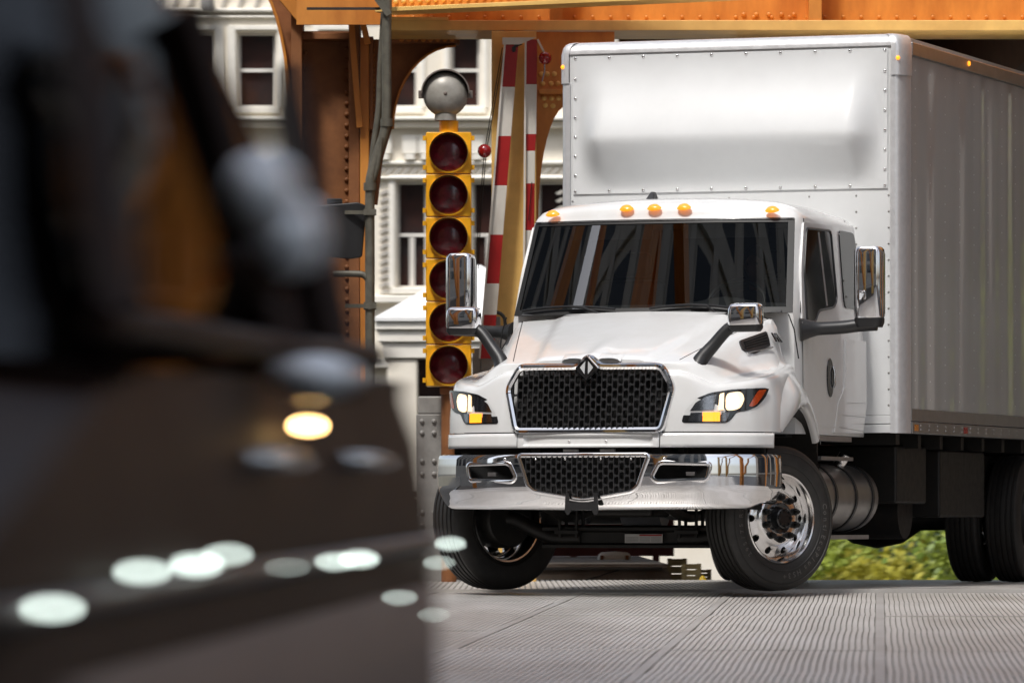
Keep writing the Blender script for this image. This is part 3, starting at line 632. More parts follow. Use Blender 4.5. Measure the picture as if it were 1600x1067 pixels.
for i, (px, Y, H, R, m) in enumerate(TR):
    x = (px - 800) / F * Y; zb = -2.75 if Y < 120 else -3.6
    if px > 2000: zb = -3
    t = thing('tree', TL[i], 'tree', (x, Y, zb), 0, 'trees beyond the bridge')
    obj('crown', tree_mesh(i + 20, R, H + .6, 5200 if H > 3 else 4200, .10 if H < 5 else .15), m, t, fix=False); obj('trunk', trunk_mesh(i, H), 'bark', t, smooth=60)
# ------------------------------------------------------------------ buildings behind the camera and to the side (seen mirrored)
def tower(name, label, c, ang, wd, dp, H, cols, rws, stone):
    t = thing(name, label, 'building', c, ang)
    obj('block', B().box((-wd / 2, 0, -6), (wd / 2, dp, H)), stone, t)
    bay = wd / cols; fl = (H - 5) / rws; wb = B(); wb.box((-bay * .30, -.02, 0), (bay * .30, .0, fl * .68)); wm = wb.mesh('window'); wm.materials.append(M['towerglass'])
    for i in range(cols):
        for j in range(rws):
            o = bpy.data.objects.new('window', wm); col.objects.link(o); o.parent = t; o.location = (-wd / 2 + bay * (i + .5), -.002, 4 + fl * j)
    for i in range(cols + 1): obj('pier', B().box((-wd / 2 + bay * i - bay * .11, -.45, -6), (-wd / 2 + bay * i + bay * .11, -.03, H)), 'towerstone', t)
    for j in range(rws): obj('spandrel', B().box((-wd / 2, -.2, 4 + fl * j - fl * .22), (wd / 2, -.031, 4 + fl * j - .04)), stone, t)
dv = Vector((-sin(rad(27)), -cos(rad(27)), 0)); cT = Vector((.8, 39, 0)) + dv * 50
tower('office_tower', 'pale stone office tower mirrored in the windshield', (cT.x, cT.y, 0), pi - rad(27), 70, 16, 67, 10, 13, 'towerstone')
d2 = Vector((-sin(rad(84)), -cos(rad(84)), 0)); c2_ = Vector((.8, 39, 0)) + d2 * 45
tower('office_building', 'weathered stone building mirrored at the left edge of the windshield', (c2_.x, c2_.y, 0), pi - rad(84), 28, 14, 58, 8, 15, 'towerstone')
tower('shading_block', 'dark brick block added on the right to shade and mirror in the truck side', (21, 60, -3), rad(-90), 60, 12, 42, 7, 5, 'brick')  # unseen block, raised to cut sky light on the truck's right side

# ------------------------------------------------------------------ foreground car, far out of focus
CAR = Vector((-.1 + .0647 * (3.4 - 8), 3.4, 0)); CAR.z = EZ - .898 + .01035 * 3.4
car = thing('parked_car', 'dark blurred car filling the left foreground', 'car', CAR, 0); car.rotation_euler = (slope, 0, -DECK_A)
LC, WC = 4.72, 1.85
def car_side(l, z):                                           # lateral inset of the flank
    e = .16 * sm(4.45, LC, l) ** 2 + .10 * sm(.35, 0, l) ** 2
    return -e - .05 * max(0, (z - .80) / .2) ** 2 - .05 * max(0, (.50 - z) / .25) ** 2
def deckline(l): return interp([(0, .70), (.15, .80), (1.2, .95), (1.6, .99), (3.9, 1.01), (4.5, 1.02), (4.68, .99), (4.72, .93)], l)
b = B(); LS = [0, .05, .15, .4, .8, 1.2, 1.6, 2.2, 2.8, 3.4, 3.9, 4.2, 4.4, 4.5, 4.6, 4.66, 4.7, LC]; rings = []
for l in LS:
    zt_ = deckline(l); zz = [.26, .34, .5, .65, .8, zt_ - .10, zt_ - .04, zt_ - .01]; P = [(car_side(l, min(z, .98)), z) for z in zz] + [(-.18, zt_ + .004), (-.45, zt_ + .015), (-WC / 2, zt_ + .02)]
    rings.append(P + [(-WC - x, z) for x, z in P[-2::-1]])
n = len(rings[0]); b.add([(x, l, z) for l, r_ in zip(LS, rings) for x, z in r_], [(i * n + k, i * n + k + 1, (i + 1) * n + k + 1, (i + 1) * n + k) for i in range(len(LS) - 1) for k in range(n - 1)] + [tuple((len(LS) - 1) * n + k for k in range(n)), tuple(range(n))[::-1]])
obj('body', b, 'carpaint', car, smooth=50)
b = B(); GS = [(1.35, .99), (1.9, 1.30), (2.3, 1.42), (2.9, 1.45), (3.4, 1.42), (3.75, 1.30), (4.2, 1.02)]
def gh(a, c):
    i = a * (len(GS) - 1); k = min(int(i), len(GS) - 2); l = lerp(GS[k][0], GS[k + 1][0], i - k); zt_ = lerp(GS[k][1], GS[k + 1][1], i - k)
    q = [(-.04, .98), (-.07, lerp(.98, zt_, .35)), (-.13, lerp(.98, zt_, .75)), (-.17, lerp(.98, zt_, .93)), (-.24, zt_), (-.5, zt_ + .02), (-WC / 2, zt_ + .03)]
    q = q + [(-WC - x, z) for x, z in q[-2::-1]]; return (*[q[int(round(c * 12))][0], l, q[int(round(c * 12))][1]],)
b.grid(24, 12, gh); obj('greenhouse', b, 'carwindow', car, smooth=50)
b = B(); b.grid(24, 4, lambda a, c: (lambda p: (p[0], p[1], p[2] + .004))(gh(lerp(.2, .9, a), lerp(4 / 12, 8 / 12, c)))); obj('roof', b, 'carroof', car, smooth=50)
for l0, l1 in ((1.5, 2.0), (2.72, 2.82), (3.55, 3.95)):
    b = B(); b.bar((-.035, l0, 1.0), (-.15, l1, 1.38), .03, .08); obj('pillar', b, 'carpaint', car)
b = B(); b.grid(20, 4, lambda a, c: (car_side(lerp(.9, 4.5, a), lerp(.3, .74, c)) + .006, lerp(.9, 4.5, a), lerp(.30, .735, c))); obj('mirrored_road_panel', b, 'carlower', car, thick=.004, smooth=50)
b = B(); b.tube([(.004, l, .79) for l in (.5, 1.5, 2.5, 3.5, 4.45)], .012, 8); obj('side_moulding', b, 'blackplastic', car, smooth=60)
b = B(); b.tube([(-.03, 1.4, 1.015), (-.028, 2.5, 1.02), (-.03, 3.6, 1.03), (-.035, 4.05, 1.035)], .016, 8); obj('window_trim', b, 'carpaint', car, smooth=60)
for x in (-.45, -1.4):
    obj('headrest', B().box((x - .13, 2.4, .98), (x + .13, 2.5, 1.24)), 'dash', car, bevel=.04); obj('headrest', B().box((x - .13, 3.45, .98), (x + .13, 3.55, 1.2)), 'dash', car, bevel=.04)
obj('seat_row', B().box((-WC + .2, 2.3, .4), (-.2, 2.45, 1.08)), 'dash', car, bevel=.04); obj('seat_row', B().box((-WC + .2, 3.4, .4), (-.2, 3.55, 1.08)), 'dash', car, bevel=.04)
for l, z in ((2.35, .90), (3.35, .90)): obj('door_handle', B().tube([(-.005, l - .09, z), (.02, l - .06, z), (.02, l + .06, z), (-.005, l + .09, z)], .011, 8), 'chrome', car, smooth=60)
obj('rear_bumper', B().box((-WC + .12, LC - .05, .35), (-.12, LC + .04, .62)), 'carpaint', car, bevel=.04)
for s in (-.3, -WC + .3): obj('tail_lamp', B().box((s - .14, LC - .03, .74), (s + .14, LC + .012, .88)), 'redrefl', car, bevel=.02)
for y in (.85, 3.75):
    for x in (-.11, -WC + .11):
        wl = sub('wheel', car, (x, y, .32)); obj('tyre', B().lathe([(-.1, .2), (-.11, .26), (-.09, .315), (.09, .315), (.11, .26), (.1, .2)], 28), 'rubber', wl, smooth=40); obj('rim', B().lathe([(-.09, .2), (.08, .2), (.06, .15), (.07, 0)], 20), 'alu', wl, smooth=40)
inv = (Matrix.Translation(CAR) @ Matrix.Rotation(-DECK_A, 4, 'Z') @ Matrix.Rotation(slope, 4, 'X')).inverted()
glints = [(40, 950, .005), (185, 893, .005), (272, 882, .006), (322, 866, .0045), (420, 886, .002), (535, 873, .0055), (497, 877, .0045), (600, 933, .003), (655, 960, .0022), (682, 849, .0045), (664, 879, .003)]
def blob(name, px, py, d, rx, ry, rz, m):
    c_ = inv @ W(px, py, d); b = B(); b.grid(20, 12, lambda a, c: (c_.x + rx * sin(pi * c) * cos(2 * pi * a), c_.y + ry * sin(pi * c) * sin(2 * pi * a), c_.z - rz * cos(pi * c))); return obj(name, b, m, car, smooth=180)
blob('mirror_shell_or_smear', 412, 300, 5.3, .032, .08, .040, 'smearsilver')  # added ellipsoids shaped like the blurred bright smear on the car
blob('mirror_shell_or_smear', 452, 368, 5.5, .034, .08, .045, 'smearsilver')
blob('added_stalk', 400, 430, 5.5, .03, .04, .03, 'carpaint')  # stalk added below the smear ellipsoids
blob('bright_smear', 492, 590, 6.0, .046, .07, .026, 'smearsilver')  # added silver ellipsoid imitating a bright highlight
for px, py, r_ in glints:
    d = .6176 / (.0647 - (px - 800) / F); p = inv @ W(px, py, d); p.x = max(p.x, .019); b = B(); b.dome(p, r_, 10, r_ * .8, (1, -.6, 0)); obj('side_lamp_or_glint', b, 'glintwhite', car, smooth=60)  # glowing beads added for the sun glints along the flank
d = .6176 / (.0647 - (480 - 800) / F); p = inv @ W(480, 665, d); b = B(); b.dome(p, .0075, 12, .006, (1, -.6, 0)); obj('marker_lamp_or_glint', b, 'glintamber', car, smooth=60)  # glowing bead added for the glint of the door handle


# ------------------------------------------------------------------ the truck (local x = u across, y = v rearward from the front axle)
TH = rad(19.5)
T = thing('box_truck', 'white box truck with chrome bumper and black grille facing the camera', 'truck', (.812, 38.83, 0), -TH)
OUT = [(0, -.95), (.3, -.94), (.6, -.905), (.8, -.84), (.95, -.755), (1.065, -.65), (1.135, -.53), (1.178, -.38), (1.178, -.05), (1.12, .33)]
oc = catmull([(a, b_, 0) for a, b_ in OUT], 12)
vtab = [(p.x, p.y) for p in oc if p.y < -.31]
def vout(u): return interp(vtab, abs(u))
GP = [(-.585, 1.36), (-.50, 1.505), (-.075, 1.505), (0, 1.575), (.075, 1.505), (.50, 1.505), (.585, 1.36), (.515, 1.075), (-.515, 1.075)]  # grille outline
def lean(z): return .055 * max(0, (z - .96)) / .5
def front(u, z, d=0.0): return (u, vout(u) + lean(z) - d, z)
def zhood(u, v):
    a = abs(u); t = max(0, min(1, (v + .93) / 1.26)); hw = .58 + .33 * t
    zc = 1.50 + .395 * t ** .85 - .03 * (a / max(hw, .1)) ** 2 * (1 if a < hw else 1)
    zc = 1.50 + .395 * t ** .85 - .035 * min(1, a / hw) ** 2
    zc += .018 * math.exp(-(a / .05) ** 2) * (1 - sm(.0, .5, t)) + .022 * sm(.26, .34, a) * (1 - sm(.34, .5, a)) * 0
    # raised centre panel of the hood
    zc += .022 * (1 - sm(.34 + .25 * t, .40 + .25 * t, a)) * sm(.03, .12, t)
    uo = 1.12 if t > .3 else 1.12
    zf = 1.37 + .175 * t
    k = sm(hw, hw + lerp(.30, .17, t), a)
    return lerp(zc, zf, k)
ARV, ARZ, ARR = .163, .55, .72
def hem(u, v):
    if v > ARV - ARR + .12:
        d = ARR ** 2 - (v - ARV) ** 2
        return max(1.068, ARZ + math.sqrt(max(d, 0)) - .0)
    return 1.068
half = oc[::-1]                                             # rear right ... front centre
ring = [(p.x, p.y) for p in half] + [(-p.x, p.y) for p in half[::-1][1:]]
# ring: right rear -> centre -> left rear
NR = len(ring); RS = .045
def ringnorm(i):
    a = ring[max(i - 1, 0)]; c = ring[min(i + 1, NR - 1)]; t = Vector((c[0] - a[0], c[1] - a[1])); n = Vector((-t.y, t.x)).normalized()
    return -n if n.dot(Vector((ring[i][0], ring[i][1] - .2))) < 0 else n
norms = [ringnorm(i) for i in range(NR)]
hb = B(); rows = []
def shoulder(i):
    u, v = ring[i]; return zhood(u, v)
ROW = []
for i in range(NR):
    u, v = ring[i]; n = norms[i]; zs = shoulder(i); zh = hem(u, v); c_ = []
    for k in range(5):                                       # rounded shoulder
        g = k / 4 * pi / 2; o = -RS + RS * sin(g); z = zs - RS + RS * cos(g); c_.append((o, z))
    for k in range(1, 15):
        z = lerp(zs - RS, zh, k / 14); c_.append((0, z))
    out = []
    for o, z in c_:
        bul = .012 * sin(pi * max(0, min(1, (zs - z) / max(zs - zh, .05)))) - lean(z) * 1.0
        out.append((u + n.x * (o + bul), v + n.y * (o + bul), z))
    ROW.append(out)
K = len(ROW[0]); V = [p for r_ in ROW for p in r_]; Fc = []
for i in range(NR - 1):
    for k in range(K - 1):
        q = [ROW[i][k], ROW[i + 1][k], ROW[i + 1][k + 1], ROW[i][k + 1]]; cu = sum(p[0] for p in q) / 4; cz = sum(p[2] for p in q) / 4; cv = sum(p[1] for p in q) / 4
        if cv < -.7 and inpoly(cu, cz, GP): continue
        Fc.append((i * K + k, (i + 1) * K + k, (i + 1) * K + k + 1, i * K + k + 1))
hb.add(V, Fc)
# top skin : rows straight across between mirrored ring points
mid = NR // 2; NA = 60; TV = []; TF = []
for i in range(mid + 1):
    uR = ROW[i][0][0]; vR = ROW[i][0][1]; zR = ROW[i][0][2]
    for j in range(NA + 1):
        a = 1 - 2 * j / NA; u = uR * a
        e = sm(.92, 1.0, abs(a)) if uR > .3 else abs(a); z = zhood(u, vR); z = lerp(z, zR, e); TV.append((u, vR, z))
for i in range(mid):
    for j in range(NA):
        o = i * (NA + 1) + j; TF.append((o, o + 1, o + NA + 2, o + NA + 1))
hb.add(TV, TF)
obj('hood', hb, 'white', T, smooth=32)
hood = [o for o in T.children if o.name.startswith('hood')][0]
# crease seam between hood and fenders, centre slots
for s in (-1, 1):
    pts = []
    for k in range(24):
        t = .10 + .90 * k / 23; v = lerp(-.86, .30, t); u = s * (.555 + .335 * t); pts.append((u, v, zhood(u, v) + .0005))
    obj('hood_seam', B().tube(pts, .0028, 5), 'chassis', hood)
    P = [(s * .03, -.80), (s * .20, -.79), (s * .17, -.74), (s * .05, -.75)]
    bb = B(); bb.grid(8, 3, lambda a, c: (lambda u, v: (u, v, zhood(u, v) + .002 + .022 * sin(pi * a) ** .4 * (1 - c)))(s * lerp(.05, .21, a), lerp(-.86, -.76, c)))
    obj('hood_scoop', bb, 'white', hood, smooth=50)
# lower valance
def valance(u0, u1, nm, inset=False):
    bb = B()
    def fn(a, c):
        u = lerp(u0, u1, a); z = lerp(.962, 1.06, c); d = .004 * sin(pi * c)
        if inset:
            e = sm(0, .025, min(u - u0 - .04, u1 - .04 - u)) * sm(0, .014, min(z - .975, 1.048 - z)); d -= .022 * e
        return front(u, z, d - .004)
    bb.grid(70 if inset else 24, 16 if inset else 6, fn); return obj(nm, bb, 'white', T, smooth=35, thick=.01)
valance(-.50, .50, 'valance', True)
for s in (-1, 1):
    ui = .506; bb = B(); pts = [p for p in oc if p.x > ui and p.y < -.46]
    bb.grid(len(pts), 4, lambda a, c: (lambda p, z: (s * (p.x), p.y + lean(z) * .6 + .004, z))((Vector((ui, vout(ui), 0)) if a == 0 else pts[min(int(round(a * len(pts))) - 1, len(pts) - 1)]), lerp(.962, 1.06, c)))
    obj('corner_valance', bb, 'white', T, smooth=35, thick=.012)
b = B(); [b.dome(front(u, 1.005, -.018), .009, 8, .006) for u in (-.13, .13)]; obj('bolts', b, 'polished', T, kind='stuff')
# fender flares
for s in (-1, 1):
    bb = B(); nA = 40; cs = [(0, -.012), (0, .0), (.003, .03), (.02, .052), (.06, .058), (.10, .05), (.15, .02), (.20, -.03), (.26, -.10)]
    def fl(a, c):
        g = pi * (-.02 + 1.02 * a); rr_, o = cs[int(round(c * 8))]; R_ = ARR - .03 + rr_ * (1.0 - .25 * max(0, -cos(g)))
        cut = 0
        v = ARV - R_ * cos(g); z = ARZ + R_ * sin(g) * 1.0
        kk_ = sm(-.52, -.12, v); us = interp([(-.65, 1.065), (-.53, 1.135), (-.38, 1.178), (-.05, 1.175), (.33, 1.12), (.8, 1.085)], v)
        return (s * (us + o * kk_ * .65 - (1 - kk_) * .04), v, z)
    bb.grid(nA, 8, fl, lambda a, c: True)
    bb.f = [f for f in bb.f if min(bb.v[i][2] for i in f) > (.98 if bb.v[f[0]][1] > 0 else 1.065)]
    obj('fender_flare', bb, 'white', T, smooth=60)
    bb = B(); bb.grid(16, 1, lambda a, c: (s * lerp(.55, 1.1, c), ARV - (ARR - .015) * cos(pi * a), ARZ + (ARR - .015) * sin(pi * a))); obj('wheel_well', bb, 'chassis', T, smooth=60)
    bb = B(); bb.box((s * .55 - .02, -.6, .85), (s * .55 + .02, .95, 1.4)); obj('wheel_well', bb, 'chassis', T)
    # rear splash panel edge below the flare
    bb = B(); bb.grid(2, 8, lambda a, c: (s * (1.085 - .02 * c), .80 + .03 * a + .05 * c, lerp(1.10, .72, c))); obj('splash_panel', bb, 'chassis', T, thick=.006)

# ------------------------------------------------------------------ grille
gr = sub('grille', T)
path = [front(u, z, .012) for u, z in roundpoly(GP, .03, 4)]
# chrome frame with a wide flat section
def frame(poly, wd, pr, fn, nm, m, parent):
    N = len(poly); cx = sum(p[0] for p in poly) / N; cz = sum(p[1] for p in poly) / N; bb = B(); V = []
    for i in range(N):
        a = Vector(poly[i - 1]); c = Vector(poly[(i + 1) % N]); t = (c - a).normalized(); n = Vector((t.y, -t.x)); p = Vector(poly[i])
        if n.dot(p - Vector((cx, cz))) < 0: n = -n
        for o, d in ((-.5, -.015), (-.5, pr * .6), (-.15, pr), (.25, pr * .9), (.5, pr * .25), (.5, -.01)):
            q = p + n * o * wd; V.append(fn(q.x, q.y, d))
    Fc = [(i * 6 + k, ((i + 1) % N) * 6 + k, ((i + 1) % N) * 6 + k + 1, i * 6 + k + 1) for i in range(N) for k in range(5)]
    bb.add(V, Fc); return obj(nm, bb, m, parent, smooth=40)
GPo = roundpoly(GP, .04, 4)
frame(GPo, .044, .03, front, 'chrome_frame', 'chrome', gr)
GPi = [(x * .965, 1.29 + (z - 1.29) * .93) for x, z in GP if abs(x) > .2 or z < 1.2]
GPi = [(-.565, 1.357), (-.487, 1.488), (.487, 1.488), (.565, 1.357), (.50, 1.092), (-.50, 1.092)]
def gspan(x):                                              # vertical extent of the opening at x
    zt = 1.488 if abs(x) < .487 else lerp(1.488, 1.357, (abs(x) - .487) / .078)
    zb = 1.092 if abs(x) < .50 else lerp(1.092, 1.357, (abs(x) - .50) / .065)
    return zb, zt
def lattice(parent, xs, span, fn, m, pitch, wb):
    for x in xs:
        zb, zt = span(x)
        if zt - zb < .03: continue
        bb = B(); n = 4
        for k in range(n):
            bb.bar(fn(x, lerp(zb, zt, k / n), .0), fn(x, lerp(zb, zt, (k + 1) / n), .0), wb, .022, (1, 0, 0))
        bb = B(); V = []
        for k in range(n + 1):
            z = lerp(zb, zt, k / n); p = fn(x, z, .006); q = fn(x, z, -.02)
            V += [(p[0] - wb / 2, p[1], z), (p[0] + wb / 2, p[1], z), (q[0] + wb / 2, q[1], z), (q[0] - wb / 2, q[1], z)]
        bb.add(V, [(4 * k + j, 4 * k + (j + 1) % 4, 4 * k + 4 + (j + 1) % 4, 4 * k + 4 + j) for k in range(n) for j in range(4)])
        obj('grille_bar', bb, m, parent)
    bb = B()
    for i, (x, x2) in enumerate(zip(xs, xs[1:])):
        zb = max(span(x)[0], span(x2)[0]); zt = min(span(x)[1], span(x2)[1]); z = 1.6 - (pitch * .5 if i % 2 else 0) - .02
        while z > zb:
            if z < zt - .01:
                xm = (x + x2) / 2; hw_ = (x2 - x) / 2; P = [fn(x, z - .013, .0), fn(xm, z - .004, -.004), fn(x2, z - .013, .0), fn(x2, z + .013, .0), fn(xm, z + .004, -.004), fn(x, z + .013, .0)]
                Q = [(p[0], p[1] + .016, p[2]) for p in P]; bb.add(P + Q, [(0, 1, 2, 3, 4, 5), (0, 6, 7, 1), (1, 7, 8, 2), (5, 4, 10, 11), (4, 3, 9, 10)])
            z -= pitch
    obj('grille_webs', bb, 'grilleweb', parent, kind='stuff')
lattice(gr, [-.545 + i * 1.09 / 29 for i in range(30)], gspan, front, 'grillebar', .066, .005)
b = B(); b.box((-.53, -.80, 1.0), (.53, -.78, 1.45)); obj('radiator', b, 'darkin', gr)
b = B(); [b.box((-.33 + i * .05, -.812, 1.1), (-.327 + i * .05, -.806, 1.46)) for i in range(14)]; [b.box((x, -.83, 1.08), (x + .02, -.815, 1.46)) for x in (-.36, .36)]
obj('radiator_fins', b, 'chassis', gr, kind='stuff')
# emblem
em = sub('emblem', gr); dm = [(-.078, 1.492), (0, 1.415), (.078, 1.492), (0, 1.572)]
b = B(); b.prism(dm, lambda x, z: front(x * .97, z, .052), lambda x, z: front(x, z, .0)); obj('emblem_base', b, 'blackgloss', em)
frame(dm, .012, .060, front, 'emblem_rim', 'chrome', em)
for s in (-1, 1):
    P = [(s * .008, 1.535), (s * .008, 1.468) , (s * .010, 1.45), (s * .047, 1.492)]
    P = [(s * .010, 1.538), (s * .046, 1.496), (s * .012, 1.452)]
    b = B(); b.prism(P, lambda x, z: front(x, z, .056), lambda x, z: front(x, z, .045)); obj('emblem_mark', b, 'silver', em)

# ------------------------------------------------------------------ bumper
bp = sub('bumper', T)
BO = [(0, -1.03), (.35, -1.02), (.7, -.965), (.92, -.88), (1.07, -.77), (1.155, -.66), (1.185, -.55), (1.19, -.40)]
bc = catmull([(a, c, 0) for a, c in BO], 8); bl = [(-p.x, p.y) for p in bc[::-1]] + [(p.x, p.y) for p in bc[1:]]
btab = [(p.x, p.y) for p in bc if p.y < -.56]
def bvout(u): return interp(btab, abs(u))
bprof = [(.918, .07), (.922, .03), (.915, .006), (.90, 0), (.85, -.004), (.78, -.006), (.70, -.002), (.672, .002), (.655, .008), (.61, .022), (.57, .038), (.548, .056), (.543, .09)]
def zadj(u, z):                                             # lower edge rises towards the ends, dips to the middle
    a = abs(u); lo = .035 * sm(1.08, 1.19, a) + .008 * a; k = max(0, min(1, (.70 - z) / .15)); return z + lo * k
# openings in the bumper
LG = [(-.46, .912), (.46, .912), (.385, .70), (.34, .665), (0, .61), (-.34, .665), (-.385, .70)]
def fogpoly(s): return [(s * x, z) for x, z in ((.505, .735), (.475, .765), (.52, .85), (.55, .862), (.86, .855), (.84, .745))]
FO = {s: fogpoly(s) for s in (-1, 1)}
zs_d = []
for (z0, o0), (z1, o1) in zip(bprof, bprof[1:]):
    n = max(1, int(abs(z1 - z0) / .012))
    zs_d += [(lerp(z0, z1, k / n), lerp(o0, o1, k / n)) for k in range(n)]
zs_d.append(bprof[-1])
bl_d = []
for (a, c), (e, g) in zip(bl, bl[1:]):
    n = max(1, int(math.hypot(e - a, g - c) / .014)); bl_d += [(lerp(a, e, k / n), lerp(c, g, k / n)) for k in range(n)]
bl_d.append(bl[-1]); NB = len(bl_d); BV = []; KB = len(zs_d)
def bn(i):
    a = bl_d[max(i - 1, 0)]; c = bl_d[min(i + 1, NB - 1)]; t = Vector((c[0] - a[0], c[1] - a[1])).normalized(); return Vector((t.y, -t.x))
for i in range(NB):
    n = bn(i)
    for z, o in zs_d: BV.append((bl_d[i][0] - n.x * o, bl_d[i][1] - n.y * o, zadj(bl_d[i][0], z)))
BF = []
for i in range(NB - 1):
    for k in range(KB - 1):
        ids = (i * KB + k, (i + 1) * KB + k, (i + 1) * KB + k + 1, i * KB + k + 1); cu = sum(BV[j][0] for j in ids) / 4; cz = sum(BV[j][2] for j in ids) / 4
        if abs(cu) < 1.0 and (inpoly(cu, cz, LG + []) or inpoly(cu, cz, [(-.46, .912), (.46, .912), (.46, .95), (-.46, .95)]) or inpoly(cu, cz, FO[1]) or inpoly(cu, cz, FO[-1])): continue
        BF.append(ids)
b = B(); b.add(BV, BF); obj('bumper_shell', b, 'chrome', bp, smooth=50)
def bfront(u, z, d=0): return (u, bvout(u) - d + interp([(.545, .06), (.57, .038), (.61, .022), (.655, .008), (.672, .002), (.70, -.002), (.92, 0)], z), z)
for s in (-1, 1): frame(roundpoly(FO[s], .03, 4), .030, .010, bfront, 'fog_surround', 'chrome', bp)
frame(roundpoly(LG, .03, 4), .030, .010, bfront, 'lower_surround', 'chrome', bp)
b = B(); b.box((-.95, -.76, .66), (.95, -.74, .93)); obj('bumper_core', b, 'darkin', bp)
def lspan(x):
    a = abs(x); zb = lerp(.625, .675, a / .34) if a < .34 else lerp(.675, .90, (a - .34) / .11); return zb, .902
lattice(bp, [-.44 + i * .88 / 24 for i in range(25)], lspan, bfront, 'grillebar', .062, .005)
b = B(); [b.box((s * .70 - .03, -.86, .775), (s * .70 + .03, -.82, .80)) for s in (-1, 1)]; obj('tow_hooks', b, 'alurough', bp)
b = B(); [b.dome((u, bvout(u) + (.0 if z > .7 else .05), z), .013, 10, .008) for u, z in ((-.56, .885), (.56, .885), (-.52, .628), (.52, .628))]; obj('bumper_bolts', b, 'polished', bp, kind='stuff', smooth=60)
b = B(); [b.dome((u, bvout(u) - .006, .885), .008, 8, .006) for u in (-.33, -.12, .13, .34)]; obj('grille_bolts', b, 'polished', bp, kind='stuff', smooth=60)
b = B(); P = [(-.105, .555), (-.085, .575), (-.075, .59), (.075, .59), (.085, .575), (.105, .555), (.115, .555), (.115, .545), (.098, .515), (.082, .515), (.062, .548), (-.062, .548), (-.082, .515), (-.098, .515), (-.115, .545), (-.115, .555)]
b.prism([(-.112, .66), (-.09, .66), (-.085, .60), (.085, .60), (.09, .66), (.112, .66), (.118, .54), (.105, .515), (.09, .515), (.07, .548), (-.07, .548), (-.09, .515), (-.105, .515), (-.118, .54)], lambda x, z: (x, -1.05, z), lambda x, z: (x, -1.04, z)); obj('plate_bracket', b, 'blackplastic', bp)
b = B(); [b.box((x - .05, -.90, .935), (x + .05, -.87, .952)) for x in (-.13, .13)]; obj('hood_latch', b, 'alu', bp)
b = B(); b.box((-1.1, -.5, .90), (1.1, -.45, 1.07)); obj('front_crossmember', b, 'darkin', bp)

# ------------------------------------------------------------------ headlights
def surf(s):
    def fn(u, z, d=0): return (s * u, vout(min(u, 1.15)) + lean(z) * .9 - d, z)
    return fn
def fill(poly, fn, d, nm, m, parent, n=14, back=-.02):
    """polygon in the (u,z) plane wrapped on the body surface: fan of strips cut along u"""
    us = sorted(set([p[0] for p in poly])); u0, u1 = us[0], us[-1]; bb = B(); cols = []
    for k in range(n + 1):
        u = lerp(u0 + 1e-4, u1 - 1e-4, k / n); zz = []
        for (a, c), (e, g) in zip(poly, poly[1:] + poly[:1]):
            if (a > u) != (e > u): zz.append(lerp(c, g, (u - a) / (e - a)))
        if len(zz) >= 2: cols.append((u, min(zz), max(zz)))
    V = []; Fc = []
    for u, a, c in cols:
        for j in range(5): V.append(fn(u, lerp(a, c, j / 4), d))
        V.append(fn(u, c, back)); V.append(fn(u, a, back))
    for k in range(len(cols) - 1):
        for j in range(7):
            Fc.append((k * 7 + j, (k + 1) * 7 + j, (k + 1) * 7 + (j + 1) % 7, k * 7 + (j + 1) % 7))
    bb.add(V, Fc); return obj(nm, bb, m, parent, smooth=40)
HLP = [(.645, 1.125), (.66, 1.20), (.73, 1.285), (.82, 1.325), (.95, 1.348), (1.135, 1.362), (1.118, 1.30), (1.085, 1.235), (1.03, 1.205), (.975, 1.195), (.955, 1.155), (.925, 1.125)]
for s in (-1, 1):
    h = sub('headlight', T); fn = surf(s)
    fill(roundpoly(HLP, .018, 3), fn, .006, 'bezel', 'blackgloss', h, 40)
    fill([(.70, 1.205), (.735, 1.262), (.80, 1.30), (.86, 1.315), (.855, 1.212)], fn, .012, 'reflector', 'darkchrome', h, 10)
    fill([(.872, 1.210), (.878, 1.318), (.905, 1.326), (.905, 1.212)], fn, .013, 'headlamp_lens', 'headwarm', h, 6)
    fill(roundpoly([(.915, 1.208), (.915, 1.322), (1.0, 1.336), (1.022, 1.29), (1.0, 1.225), (.96, 1.208)], .03, 3), fn, .014, 'headlamp_lens', 'headwarm', h, 16)
    fill([(.958 + .034 * cos(g), 1.268 + .042 * sin(g)) for g in [i / 16 * 2 * pi for i in range(16)]], fn, .018, 'headlamp_bulb', 'headlit', h, 12)
    fill([(1.045, 1.240), (1.09, 1.345), (1.125, 1.350), (1.108, 1.30), (1.082, 1.248), (1.06, 1.232)], fn, .012, 'side_reflector', 'amberdark', h, 8)
    fill([(.69, 1.135), (.70, 1.192), (.775, 1.195), (.775, 1.135)], fn, .012, 'clear_lens', 'darkchrome', h, 6)
    fill([(.78, 1.135), (.78, 1.195), (.885, 1.197), (.885, 1.135)], fn, .014, 'turn_signal', 'amberlit', h, 8)
    fill([(.892, 1.135), (.892, 1.196), (.94, 1.196), (.925, 1.138)], fn, .012, 'clear_lens', 'darkchrome', h, 5)
    fill(roundpoly([(x + (.006 if x < .8 else -.006), z) for x, z in HLP], .018, 3), fn, .022, 'lens_cover', 'clearlens', h, 40, .018)

